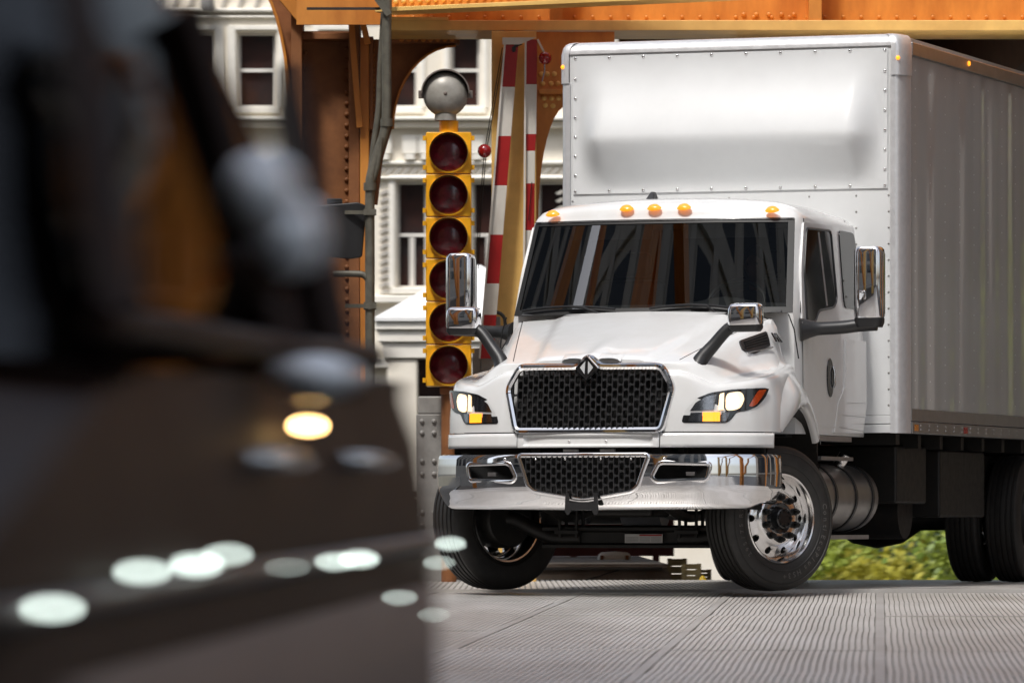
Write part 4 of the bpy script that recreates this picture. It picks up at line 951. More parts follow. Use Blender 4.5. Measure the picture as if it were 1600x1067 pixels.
# ------------------------------------------------------------------ cab
cab = sub('cab', T)
def vf(z): return .33 + max(0, z - 1.9) * .41 - max(0, 1.9 - z) * .0
def wz(z): return 1.055 - .012 * max(0, z - 1.2) - .075 * max(0, z - 1.80) ** 1.0
def uw(z): return wz(z) - .028 - .012 * max(0, z - 1.9)
SIDEV = [.62, .8, 1.0, 1.2, 1.4, 1.6, 1.8, 2.0]
def halfring(z, sh=0.0):
    P = [(uw(z) * k / 12, vf(z) + .14 * (k / 12) ** 2.2) for k in range(13)]
    w_ = wz(z); vc = vf(z) + .14
    P += [(w_ - .018, vc + .03), (w_ - .006, vc + .065), (w_, vc + .12)]
    v0 = vc + .12
    P += [(w_, lerp(v0, 2.08, k / 9)) for k in range(1, 10)]
    P += [(w_ - .02, 2.14), (w_ - .07, 2.175), (w_ - .2, 2.185), (w_ * .5, 2.188), (0, 2.19)]
    if sh:
        P = [(u * (1 - sh) , 1.30 + (v - 1.30) * (1 - sh * 1.15)) for u, v in P]
    return P
RZ = [(1.07, 0), (1.3, 0), (1.55, 0), (1.75, 0), (1.84, 0), (1.90, 0), (1.95, 0), (2.05, 0), (2.2, 0), (2.35, 0), (2.48, 0), (2.555, 0), (2.60, .003), (2.635, .014), (2.665, .045), (2.69, .11), (2.71, .24), (2.725, .45), (2.733, .75), (2.735, .999)]
V = []; Fc = []; HR = [halfring(min(z, 2.6), s_) for z, s_ in RZ]; n = len(HR[0]); NN = 2 * n - 2
for (z, s_), h in zip(RZ, HR):
    full = h + [(-u, v) for u, v in h[-2:0:-1]]
    for u, v in full:
        dz = 0
        if z > 2.56: dz = -.045 * (abs(u) / 1.0) ** 2.5 * sm(2.56, 2.64, z) - .02 * sm(1.4, 2.2, v) * sm(2.56, 2.64, z)
        V.append((u, v, z + dz))
for j in range(len(RZ) - 1):
    for i in range(NN):
        k = (i + 1) % NN
        isw = (i < 12 or i >= NN - 12) and 5 <= j < 11
        if isw: continue
        Fc.append((j * NN + i, j * NN + k, (j + 1) * NN + k, (j + 1) * NN + i))
b = B(); b.add(V, Fc); obj('cab_shell', b, 'white', cab, smooth=35)
def wsf(a, c, d=0):                                          # windshield surface, a in -1..1 across, c 0..1 up
    z = lerp(1.90, 2.555, c); return (uw(z) * a, vf(z) + .14 * abs(a) ** 2.2 - d, z)
b = B(); b.grid(36, 14, lambda a, c: wsf(2 * a - 1, c, -.004)); obj('windshield', b, 'windshield', cab, smooth=180)
b = B()
for (a0, a1, c0, c1) in ((-1, 1, 0, .06), (-1, 1, .965, 1), (-1, -.965, .05, .97), (.955, 1, .05, .97)):
    b.grid(36, 6, lambda a, c: wsf(lerp(a0, a1, a), lerp(c0, c1, c), .003))
obj('windshield_seal', b, 'frit', cab, smooth=60)
b = B(); b.grid(30, 2, lambda a, c: wsf(2 * a - 1, 1 + .012 * c, .012)); obj('visor_strip', b, 'blackplastic', cab)
# cowl between hood and windshield
b = B(); b.grid(40, 3, lambda a, c: (lambda u: (u, lerp(.27, vf(1.9) + .14 * min(1, abs(u)) ** 2.2 + .0, c), 1.893 + .006 * c))(lerp(-.98, .98, a))); obj('cowl', b, 'blackplastic', cab)
# side skin pieces follow (w(z), v, z)
def side(s): return lambda v, z, d=0: (s * (wz(z) + d), v, z)
def panel(poly, fn, d, nm, m, parent, back=-.02, nn=24):
    bb = B(); vs_ = [p[0] for p in poly]; v0, v1 = min(vs_), max(vs_); cols = []
    for k in range(nn + 1):
        v = lerp(v0 + 1e-4, v1 - 1e-4, k / nn); zz = []
        for (a, c), (e, g) in zip(poly, poly[1:] + poly[:1]):
            if (a > v) != (e > v): zz.append(lerp(c, g, (v - a) / (e - a)))
        if len(zz) >= 2: cols.append((v, min(zz), max(zz)))
    V = []; Fc = []
    for v, a, c in cols:
        for j in range(9): V.append(fn(v, lerp(a, c, j / 8), d))
        V.append(fn(v, c, back)); V.append(fn(v, a, back))
    for k in range(len(cols) - 1):
        for j in range(11): Fc.append((k * 11 + j, (k + 1) * 11 + j, (k + 1) * 11 + (j + 1) % 11, k * 11 + (j + 1) % 11))
    bb.add(V, Fc); return obj(nm, bb, m, parent, smooth=40)
for s in (-1, 1):
    fn = side(s); dr = sub('door', cab)
    panel([(.56, 1.13), (.56, 1.84), (.64, 2.20), (.80, 2.535), (1.50, 2.545), (1.50, 1.13)], fn, .008, 'door_skin', 'white', dr, -.01, 40)
    DW = roundpoly([(.66, 1.835), (.70, 2.20), (.84, 2.495), (1.44, 2.505), (1.45, 2.02), (1.36, 1.965), (.98, 1.93), (.86, 1.845)], .05, 4)
    panel(DW, fn, .0115, 'door_window', 'tinted', dr, .006, 60)
    bb = B(); bb.tube([fn(v, z, .011) for v, z in DW], .009, 6, closed=True); obj('window_seal', bb, 'blackplastic', dr, smooth=60)
    bb = B(); bb.bar(fn(1.18, 1.97, .012), fn(1.12, 2.48, .012), .006, .016); obj('window_divider', bb, 'alurough', dr)
    RW = roundpoly([(1.66, 2.52), (2.04, 2.515), (2.08, 2.3), (2.08, 1.97), (1.64, 1.97)], .06, 4)
    panel(RW, fn, .010, 'quarter_window', 'tinted', cab, -.005, 40)
    # handle
    HP = [(1.20 + .075 * cos(g), 1.47 + .135 * sin(g)) for g in [i / 20 * 2 * pi for i in range(20)]]
    panel(HP, fn, .016, 'handle_recess', 'blackgloss', dr, .004, 20)
    bb = B(); bb.tube([fn(1.245, 1.40, .02), fn(1.248, 1.43, .03), fn(1.248, 1.51, .03), fn(1.245, 1.55, .02)], .009, 8); obj('door_handle', bb, 'chrome', dr, smooth=60)
    # lower fairing behind the door
    panel([(1.30, 1.09), (1.40, 1.30), (1.58, 1.42), (1.60, 1.75), (2.12, 1.75), (2.12, 1.30), (2.02, 1.09)], fn, .012, 'side_fairing', 'white', cab, -.02, 40)
    for k in range(3):
        bb = B(); bb.tube([fn(1.42 + .1 * k, 1.13 + .085 * k, .012), fn(2.03 + .02 * k, 1.11 + .10 * k, .012)], .0025, 5); obj('fairing_seam', bb, 'alurough', cab)
    bb = B(); bb.box((s * 1.0 - .06, .95, 1.03), (s * 1.0 + .06, 1.75, 1.065)); obj('door_step', bb, 'alurough', cab)
    # gap between hood and door
    bb = B(); bb.tube([(s * 1.02, .335, 1.885), (s * 1.058, .345, 1.78), (s * 1.085, .36, 1.58)], .0045, 6); obj('hood_gap', bb, 'darkin', cab)
    bb = B(); bb.tube([fn(vf(z) + .235, z, -.006) for z in [1.9, 2.1, 2.3, 2.5, 2.56]], .008, 6); obj('pillar_gap', bb, 'blackplastic', cab)
# roof marker lamps
for x, y in ((-.80, .69), (-.235, .625), (-.03, .615), (.185, .62), (.80, .69)):
    l = sub('marker_lamp_or_glint', cab); zz = 2.637 - .045 * (abs(x)) ** 2.5
    bb = B(); ns = 16; bb.add([(x + .052 * cos(2 * pi * k / ns), y + .028 * sin(2 * pi * k / ns) * .9 - .012, zz + .030 * sin(2 * pi * k / ns) * .62) for k in range(ns)] + [(x + .036 * cos(2 * pi * k / ns), y - .022 + .02 * sin(2 * pi * k / ns), zz + .014 + .018 * sin(2 * pi * k / ns)) for k in range(ns)] + [(x, y - .024, zz + .018)],
           [(k, (k + 1) % ns, ns + (k + 1) % ns, ns + k) for k in range(ns)] + [(ns + k, ns + (k + 1) % ns, 2 * ns) for k in range(ns)])
    obj('lamp_lens', bb, 'amber', l, smooth=60)
b = B(); b.add([(-.335, 1.3, 2.725), (-.265, 1.3, 2.725), (-.265, 1.46, 2.725), (-.335, 1.46, 2.725), (-.312, 1.38, 2.80), (-.288, 1.38, 2.80), (-.288, 1.44, 2.80), (-.312, 1.44, 2.80)], [(0, 3, 2, 1), (4, 5, 6, 7), (0, 1, 5, 4), (1, 2, 6, 5), (2, 3, 7, 6), (3, 0, 4, 7)])
obj('antenna', b, 'blackplastic', cab, bevel=.008)
# wipers
for (u0, u1) in ((-.93, -.22), (.03, .60)):
    wp = sub('wiper', cab); P = [wsf(lerp(u0, u1, t), .05 + .035 * sin(pi * t), .03) for t in [i / 8 for i in range(9)]]
    obj('wiper_blade', B().tube(P, .008, 6), 'blackplastic', wp)
    obj('wiper_arm', B().tube([wsf(u1 - .1, -.005, .03), wsf((u0 + u1) / 2 + .12, .07, .045), wsf((u0 + u1) / 2, .085, .04)], .009, 6), 'blackplastic', wp)
# interior
it = sub('interior', cab)
b = B(); b.grid(20, 6, lambda a, c: (lerp(-.94, .94, a), lerp(.42, .80, c), 1.90 + .07 * sin(pi * c) + .05 * math.exp(-((lerp(-.94, .94, a) - .48) / .2) ** 2) * sin(pi * c))); obj('dashboard', b, 'dash', it, smooth=60)
b = B(); b.box((-.95, 1.95, 1.1), (.95, 1.97, 2.6)); obj('rear_panel', b, 'darkin', it)
b = B(); b.box((-.95, .5, 1.05), (.95, 2.0, 1.07)); obj('cab_floor', b, 'darkin', it)
for s in (-1, 1):
    fn = side(s); b = B(); b.grid(8, 6, lambda a, c: fn(lerp(vf(lerp(1.1, 2.55, c)) + .18, 2.05, a), lerp(1.1, 2.55, c), -.045)); obj('side_trim', b, 'dash', it, smooth=60)
b = B(); b.grid(8, 4, lambda a, c: (lerp(-.93, .93, a), lerp(.72, 2.05, c), 2.56)); obj('headliner', b, 'dash', it)
for s in (-.48, .48):
    st = sub('seat', it); obj('cushion', B().box((s - .25, .98, 1.40), (s + .25, 1.45, 1.54)), 'dash', st, bevel=.04)
    obj('seat_back', B().box((s - .25, 1.42, 1.5), (s + .25, 1.56, 2.18)), 'dash', st, bevel=.05); obj('headrest', B().box((s - .14, 1.45, 2.2), (s + .14, 1.54, 2.38)), 'dash', st, bevel=.04)
b = B(); b.tube([(.48 + .21 * cos(g), .86 + .10 * sin(g), 1.97 + .17 * sin(g)) for g in [i / 28 * 2 * pi for i in range(28)]], .015, 8, closed=True); b.bar((.28, .86, 1.97), (.68, .86, 1.97), .04, .02); b.bar((.48, .86, 1.97), (.48, .7, 1.9), .05, .05)
obj('steering_wheel', b, 'blackplastic', it, smooth=60)
for s in (-.42, .42):
    b = B(); b.box((s - .3, .84, 2.44), (s + .3, .86, 2.54)); obj('sun_visor', b, 'dash', it)

# ------------------------------------------------------------------ hood vents, badge, mirrors
fnR = lambda v, z, d=0: (1.10 + d, v, z)
def hside(s):                                                # follow hood flank between hood and fender
    def fn(v, z, d=0):
        lo, hi = .55, 1.14
        for _ in range(24):
            m_ = (lo + hi) / 2
            if zhood(m_, v) > z: lo = m_
            else: hi = m_
        return (s * (lo + d), v, z + d * .5)
    return fn
for s in (-1, 1):
    fn = hside(s); vt = sub('hood_vent', T); VP = roundpoly([(-.22, 1.62), (-.19, 1.685), (.15, 1.76), (.12, 1.66), (-.1, 1.60)], .02, 3)
    panel(VP, fn, .010, 'vent_panel', 'blackplastic', vt, -.02, 24)
    for k in range(4):
        a = k / 4 + .12; bb = B(); bb.tube([fn(lerp(-.19, -.16, a), lerp(1.625, 1.68, a), .013), fn(lerp(.10, .13, a), lerp(1.67, 1.745, a), .013)], .005, 5); obj('vent_slat', bb, 'chassis', vt)
    bb = B(); bb.tube([fn(-.2, 1.60, .012), fn(.13, 1.645, .012)], .005, 6); obj('vent_trim', bb, 'chrome', vt)
v_, f_ = text_mesh('MV', .10, .006)
fn = hside(1); x0_ = fn(.235, 1.72)[0]; bb = B(); bb.add([(x0_ - .55 * (y * .9 - .03) + .012 + z, .235 + x * 1.3, 1.69 + y * .9) for x, y, z in v_], f_); obj('badge', bb, 'blackgloss', T)
for s in (-1, 1):                                            # hood mirrors
    hm = sub('hood_mirror', T); bx_, by_ = s * .71, -.65; bz = 1.545
    P = catmull([(s * .69, -.67, 1.50), (s * .715, -.65, 1.56), (s * .78, -.62, 1.64), (s * .88, -.59, 1.755), (s * .97, -.58, 1.785), (s * 1.09, -.575, 1.785)], 6)
    rr_ = [interp([(0, .062), (.2, .05), (.45, .042), (.7, .040), (1, .028)], i / (len(P) - 1)) for i in range(len(P))]
    obj('mirror_arm', B().tube(P, rr_, 12), 'blackplastic', hm, smooth=60)
    cx = s * 1.0; bb = B(); prof = rrect(-.115, .115, -.058, .058, .035, 5)
    Vv = []
    for z, sc_ in ((1.775, .95), (1.79, 1.0), (1.87, 1.0), (1.90, .97), (1.917, .88), (1.924, .7)):
        Vv += [(cx + x * sc_, -.59 + y * sc_ * 1.15 + (1 - sc_) * .05, z + .012 * x * s) for x, y in prof]
    N = len(prof); bb.add(Vv, [(k * N + i, k * N + (i + 1) % N, (k + 1) * N + (i + 1) % N, (k + 1) * N + i) for k in range(5) for i in range(N)] + [tuple(5 * N + i for i in range(N)), tuple(range(N))[::-1]])
    obj('mirror_shell_or_smear', bb, 'chrome', hm, smooth=50)
    bb = B(); Vv = []
    for z, sc_ in ((1.776, .99), (1.755, .97), (1.735, .85)): Vv += [(cx + x * sc_, -.59 + y * sc_ * 1.15, z + .012 * x * s) for x, y in prof]
    bb.add(Vv, [(k * N + i, k * N + (i + 1) % N, (k + 1) * N + (i + 1) % N, (k + 1) * N + i) for k in range(2) for i in range(N)] + [tuple(2 * N + i for i in range(N))]); obj('mirror_base', bb, 'blackplastic', hm, smooth=50)
    # door mirrors
    dmr = sub('door_mirror', T); prof = rrect(-.10, .10, -.075, .075, .05, 6); N = len(prof); bb = B(); Vv = []
    for z, sc_ in ((1.86, .93), (1.875, 1.0), (2.31, 1.0), (2.335, .95), (2.35, .8)): Vv += [(s * 1.49 + x * sc_, .70 + y * sc_, z) for x, y in prof]
    bb.add(Vv, [(k * N + i, k * N + (i + 1) % N, (k + 1) * N + (i + 1) % N, (k + 1) * N + i) for k in range(4) for i in range(N)] + [tuple(4 * N + i for i in range(N)), tuple(range(N))[::-1]])
    obj('mirror_shell_or_smear', bb, 'chrome', dmr, smooth=45)
    bb = B(); bb.box((s * 1.49 - .09, .772, 1.89), (s * 1.49 + .09, .785, 2.31)); obj('mirror_housing', bb, 'blackplastic', dmr, bevel=.01)
    P = catmull([(s * 1.03, .56, 1.785), (s * 1.12, .60, 1.79), (s * 1.30, .66, 1.80), (s * 1.42, .69, 1.815), (s * 1.54, .70, 1.825)], 6)
    rr_ = [interp([(0, .085), (.15, .07), (.3, .045), (.7, .045), (1, .05)], i / (len(P) - 1)) for i in range(len(P))]
    obj('mirror_arm', B().tube(P, rr_, 12), 'blackplastic', dmr, smooth=60)
    bb = B(); Vv = []
    for z, sc_ in ((1.862, .99), (1.83, .98), (1.80, .85)): Vv += [(s * 1.49 + x * sc_, .70 + y * sc_, z) for x, y in prof]
    bb.add(Vv, [(k * N + i, k * N + (i + 1) % N, (k + 1) * N + (i + 1) % N, (k + 1) * N + i) for k in range(2) for i in range(N)] + [tuple(2 * N + i for i in range(N))]); obj('mirror_base', bb, 'blackplastic', dmr, smooth=50)

# ------------------------------------------------------------------ cargo box
cb = sub('cargo_box', T)
U, V0, V1, Z0, Z1 = 1.30, 2.25, 9.3, 1.10, 3.94
obj('front_wall', B().box((-1.215, V0, Z0 + .13), (1.215, V0 + .05, Z1 - .08)), 'boxwhite', cb)
for k in range(2): obj('front_sill', B().box((-1.215, V0 - .004, Z0 + .002 + .065 * k), (1.215, V0 + .05, Z0 + .062 + .065 * k)), 'boxwhite', cb, bevel=.003)
prof = [(1.215, 0)] + [(1.20 + .10 * sin(g), .22 * (1 - cos(g))) for g in [i / 10 * pi / 2 for i in range(1, 11)]]
for s in (-1, 1):
    b = B(); P = [(1.205, -.012), (1.235, -.010)] + [(1.235 + .068 * sin(g), -.01 + .20 * (1 - cos(g))) for g in [i / 10 * pi / 2 for i in range(1, 11)]]
    b.grid(len(P) - 1, 1, lambda a, c: (s * P[int(round(a * (len(P) - 1)))][0], V0 + P[int(round(a * (len(P) - 1)))][1], lerp(Z0, 3.66, c))); obj('corner_post', b, 'alu', cb, smooth=60)
    b = B(); b.grid(len(P) - 1, 6, lambda a, c: (lambda p, z, k: (s * (p[0] + .008 - .05 * k), V0 + p[1] - .008 + .06 * k, z))(P[int(round(a * (len(P) - 1)))], [3.65, 3.75, 3.86, 3.91, 3.935, 3.945, 3.95][int(round(c * 6))], [0, 0, .0, .2, .5, .8, 1.2][int(round(c * 6))])); obj('corner_cap', b, 'alu', cb, smooth=60)
    b = B(); b.box((s * 1.30 - .012, V0 + .2, 3.80), (s * 1.30 + .012, V1, 3.90)); obj('top_rail', b, 'alurough', cb, bevel=.01)
    b = B(); b.box((s * 1.30 - .014, V0 + .20, Z0), (s * 1.30 + .010, V1, Z0 + .085)); obj('bottom_rail', b, 'alurough', cb, bevel=.006)
    b = B(); b.box((s * 1.30 - .014, V0 + .20, Z0 + .09), (s * 1.30 + .004, V1, Z0 + .175)); obj('skirt_rail', b, 'alurough', cb, bevel=.004)
    rs = random.Random(5); ph = [rs.uniform(0, 6.28) for _ in range(6)]
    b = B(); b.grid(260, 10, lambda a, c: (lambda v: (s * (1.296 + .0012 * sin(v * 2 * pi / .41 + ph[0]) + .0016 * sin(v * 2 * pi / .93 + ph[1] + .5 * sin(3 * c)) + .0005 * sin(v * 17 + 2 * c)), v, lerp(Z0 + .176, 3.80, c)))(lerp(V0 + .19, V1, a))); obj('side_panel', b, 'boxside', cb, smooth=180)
    b = B(); [b.dome((s * 1.311, V0 + .42 + .23 * k, Z0 + .03 + .03 * j), .006, 6, .004, (s, 0, 0)) for k in range(28) for j in range(2)]; [b.dome((s * 1.302, V0 + .3 + .41 * k, lerp(Z0 + .25, 3.7, j / 18)), .006, 6, .003, (s, 0, 0)) for k in range(16) for j in range(19)]
    obj('side_rivets', b, 'alu', cb, kind='stuff')
    b = B(); b.box((s * 1.311 - .002, V0 + .26, Z0 + .02), (s * 1.311 + .003, V0 + .36, Z0 + .065)); obj('amber_reflector', b, 'amberrefl', cb)
    b = B(); b.box((s * 1.311 - .002, V0 + 1.62, Z0 + .02), (s * 1.311 + .003, V0 + 1.72, Z0 + .065)); obj('red_reflector', b, 'redrefl', cb)
    b = B(); b.dome((s * 1.262, V0 - .012, 3.77), .016, 10, .012); obj('corner_lamp', b, 'amberlit', cb, smooth=60)
    b = B(); b.dome((s * 1.313, V0 + 1.75, 3.86), .02, 10, .014, (s, 0, 0)); obj('side_lamp_or_glint', b, 'amberlit', cb, smooth=60)
obj('roof', B().box((-1.25, V0 + .1, 3.885), (1.25, V1, Z1)), 'boxwhite', cb)
b = B(); b.grid(2, 8, lambda a, c: (lerp(-1.215, 1.215, a), V0 - .012 + .09 * (1 - cos(c * pi / 2)), 3.86 + .09 * sin(c * pi / 2))); obj('front_top_rail', b, 'alu', cb, smooth=60)
obj('floor', B().box((-1.28, V0 + .06, Z0 + .001), (1.28, V1, Z0 + .05)), 'chassis', cb)
obj('rear_wall', B().box((-1.28, V1 - .05, Z0), (1.28, V1 - .001, 3.88)), 'boxwhite', cb)
# moulded air deflector
def defl(a, c):
    u = lerp(-1.185, 1.185, a); z = lerp(2.845, 3.845, c)
    x = min(a, 1 - a); fx = sm(.012, .11, x)
    lo = sm(.02, .42, c); hi = 1 - sm(.36, .99, c) ** .8 if c > .36 else 1
    h = fx * lo * max(hi, 0)
    return (u, V0 - .010 - .185 * h, z)
b = B(); b.grid(90, 60, defl); obj('air_deflector', b, 'boxwhite', cb, smooth=180)
b = B()
fr = [(u, z) for u in [-1.165 + i * 2.33 / 9 for i in range(10)] for z in (2.865, 3.83)] + [(s * 1.165, 2.98 + i * .14) for s in (-1, 1) for i in range(6)]
[b.dome((u, V0 - .011, z), .012, 8, .008) for u, z in fr]; obj('deflector_rivets', b, 'polished', cb, kind='stuff', smooth=60)
b = B(); [b.dome((u, V0 - .001, 1.30 + .115 * i), .008, 6, .005) for u in (-1.19, -.6, 0, .6, .95, 1.19) for i in range(14)]; obj('wall_rivets', b, 'steelgrey', cb, kind='stuff', smooth=60)

# ------------------------------------------------------------------ wheels
def make_wheel(front=True):
    wl = bpy.data.objects.new('wheel', None); col.objects.link(wl); wl.empty_display_size = .1
    Rt = .492; hwid = .132
    pr = [(-.10, .30), (-.125, .33), (-.138, .40), (-.130, .455), (-.118, .478)]
    tw = .112; gs = [-.082, -.042, 0, .042, .082]
    for g in gs: pr += [(g - .008, Rt - .004 * abs(g) / .08), (g - .005, Rt - .014), (g + .005, Rt - .014), (g + .008, Rt - .004 * abs(g) / .08)]
    pr = pr[:5] + [(-.108, .487)] + pr[5:] + [(.108, .487), (.118, .478), (.130, .455), (.136, .425), (.139, .40), (.136, .36), (.125, .33), (.118, .315), (.10, .30)]
    obj('tyre', B().lathe(pr, 72), 'rubber', wl, smooth=28)
    b = B(); [b.lathe([(.1365, r0), (.140, r0 + .003), (.1365, r0 + .006)], 64) for r0 in (.352, .44)]; obj('sidewall_rib', b, 'rubber', wl, smooth=60)
    if front:
        def ringtext(s, r, a0, size, step, nm):
            bb = B(); a = a0
            for ch in s:
                if ch != ' ':
                    v, f = text_mesh(ch, size, .002)
                    # local x along tangent, y radial outwards ; outer face is +x of the wheel
                    V = []
                    for x, y, z in v:
                        ang = a - x / r; rr2 = r + y; V.append((.1385 + z - .10 * abs(rr2 - .40) * .3, rr2 * cos(ang), rr2 * sin(ang)))
                    bb.add(V, f)
                a -= step * (.55 if ch in ' i1t' else 1.0)
            obj(nm, bb, 'rubbertext', wl, kind='stuff')
        # angle 0 = local +y (rearward), 90 = up
        ringtext('Conti EcoPlus HS3+', .375, rad(12), .052, rad(6.6), 'tyre_lettering')
        ringtext('295/75 R22.5', .375, rad(218), .046, rad(6.2), 'tyre_lettering')
    # rim
    rm = sub('rim', wl)
    pr = [(-.10, .30), (-.112, .300), (-.112, .288), (-.085, .272), (-.03, .262), (.04, .262), (.085, .272), (.108, .287), (.118, .292), (.122, .302), (.116, .308), (.10, .306)]
    obj('rim_barrel', B().lathe(pr, 56), 'polished', rm, smooth=40)
    def disc(x): return interp([(.10, .100), (.165, .100), (.178, .092), (.20, .072), (.245, .052), (.264, .05)], x)
    b = B()
    r0, r1, rh, hr = .192, .263, .226, .024
    for k in range(10):
        g0 = 2 * pi * k / 10; nS = 28; inn = []; outp = []
        for j in range(nS):
            t = 2 * pi * j / nS; dx, dy = cos(t), sin(t)              # dx radial, dy tangential
            hx = ((r1 - rh) if dx > 0 else (rh - r0)); ty = rh * pi / 10; sx = hx / abs(dx) if abs(dx) > 1e-6 else 9; sy = ty / abs(dy) if abs(dy) > 1e-6 else 9; q = min(sx, sy)
            inn.append((rh + hr * dx, hr * dy / rh)); outp.append((rh + q * dx, q * dy / rh))
        V = [(disc(r), r * cos(g0 + a), r * sin(g0 + a)) for r, a in inn] + [(disc(r), r * cos(g0 + a), r * sin(g0 + a)) for r, a in outp] + [(disc(r) - .02, r * cos(g0 + a), r * sin(g0 + a)) for r, a in inn]
        b.add(V, [(j, (j + 1) % nS, nS + (j + 1) % nS, nS + j) for j in range(nS)] + [(j, 2 * nS + j, 2 * nS + (j + 1) % nS, (j + 1) % nS) for j in range(nS)])
    b.lathe([(disc(r), r) for r in (.10, .13, .16, .168, .175, .182, .193)], 56)
    obj('rim_disc', b, 'polished', rm, smooth=35)
    obj('hub', B().lathe([(.05, .105), (.112, .104), (.118, .098), (.112, .07), (.145, .068), (.152, .06), (.152, 0)], 32), 'blackgloss', rm, smooth=35)
    b = B(); [b.cyl((.14, .055 * cos(2 * pi * k / 8), .055 * sin(2 * pi * k / 8)), (.162, .055 * cos(2 * pi * k / 8), .055 * sin(2 * pi * k / 8)), .009, 6) for k in range(8)]; obj('hub_bolts', b, 'chassis', rm, kind='stuff')
    nb = B(); nb.cyl((0, 0, 0), (.014, 0, 0), .024, 14); nb.tube([(.014, 0, 0), (.04, 0, 0), (.052, 0, 0)], [.018, .018, .011], 6); nm_ = nb.mesh('lug_nut'); nm_.materials.append(M['chassis'])
    for k in range(10):
        o = bpy.data.objects.new('lug_nut', nm_); col.objects.link(o); o.parent = rm; g = 2 * pi * (k + .5) / 10; o.location = (.100, .142 * cos(g), .142 * sin(g))
    obj('brake_drum', B().lathe([(-.14, .0), (-.14, .19), (-.12, .205), (.03, .205), (.04, .10)], 40), 'chassis', wl, smooth=40)
    return wl
wf = make_wheel(True); wf.parent = T; ST = rad(-30)
wf.location = (1.0, -.045, .492); wf.rotation_euler = (0, 0, ST)
wfl = dup(wf, T); wfl.location = (-.985, .045, .492); wfl.rotation_euler = (0, 0, pi + ST)
wr = make_wheel(False); wr.parent = T; wr.location = (.80, 6.15, .492); wr.rotation_euler = (0, 0, 0)
for (x, rz) in ((1.12, pi), (-.80, pi), (-1.12, 0)):
    o = dup(wr, T); o.location = (x, 6.15, .492); o.rotation_euler = (0, 0, rz)

# ------------------------------------------------------------------ chassis
ch = sub('chassis', T)
for s in (-1, 1):
    obj('frame_rail', B().box((s * .43 - .04, -.75, .76), (s * .43 + .04, 9.2, 1.02)), 'chassis', ch, bevel=.01)
    b = B(); b.tube(catmull([(s * .43, -.72, .62), (s * .43, -.35, .53), (s * .43, 0, .50), (s * .43, .4, .54), (s * .43, .8, .66)], 5), .035, 6); obj('leaf_spring', b, 'chassis', ch, smooth=40)
    b = B(); [b.cyl((s * .43 + x, y, .36), (s * .43 + x, y, .60), .012, 8) for x in (-.06, .06) for y in (-.07, .07)]; b.box((s * .43 - .085, -.11, .385), (s * .43 + .085, .11, .41)); obj('spring_clamp', b, 'chassis', ch)
    b = B(); b.tube(catmull([(s * .35, -.01, .36), (s * .55, -.01, .365), (s * .72, -.01, .43), (s * .82, -.01, .48), (s * .9, -.01, .49)], 6), [.055] * 25, 10); obj('steering_knuckle', b, 'chassis', ch, smooth=60)
    b = B(); b.tube([(s * .5, .25, 1.05), (s * .56, .10, .55)], .032, 10); obj('shock_absorber', b, 'chassis', ch, smooth=60)
b = B(); P = [(.055, -.07), (.055, -.05), (.02, -.035), (.02, .035), (.055, .05), (.055, .07), (-.055, .07), (-.055, .05), (-.02, .035), (-.02, -.035), (-.055, -.05), (-.055, -.07)]
b.prism(P, lambda y, z: (-.62, y - .01, .36 + z), lambda y, z: (.62, y - .01, .36 + z)); obj('axle_beam', b, 'chassis', ch)
b = B(); b.cyl((-.8, .28, .42), (.8, .28, .42), .025, 10); obj('tie_rod', b, 'chassis', ch)
lb = B(); lb.box((-.02, -.0735, .325), (.25, -.0695, .385)); lo_ = obj('axle_label', lb, 'labelwhite', ch)
lb = B(); lb.box((.085, -.0755, .372), (.245, -.074, .382)); obj('label_band', lb, 'labelred', lo_)
lb = B()
for k in range(4): lb.box((-.012, -.0755, .333 + .009 * k), (.078, -.074, .336 + .009 * k)); lb.box((.088, -.0755, .333 + .009 * k), (.16, -.074, .336 + .009 * k)); lb.box((.168, -.0755, .333 + .009 * k), (.24, -.074, .336 + .009 * k))
obj('label_lines', lb, 'labelgrey', lo_, kind='stuff')
obj('engine_block', B().box((-.30, -.45, .62), (.30, .9, 1.35)), 'chassis', ch, bevel=.03)
obj('oil_pan', B().box((-.22, -.2, .50), (.22, .6, .63)), 'chassis', ch, bevel=.03)
b = B(); b.cyl((-.34, .9, .56), (-.05, .9, .56), .13, 20); obj('air_tank', b, 'tank', ch, smooth=40)
b = B(); b.tube(catmull([(.12, .2, .60), (.20, .22, .52), (.34, .35, .51), (.45, .8, .50)], 6), .035, 10); obj('exhaust_pipe', b, 'alurough', ch, smooth=60)
b = B(); b.tube([(-.1, -.5, .60), (.3, -.52, .605)], .015, 8); obj('steering_link', b, 'maroon', ch, smooth=60)
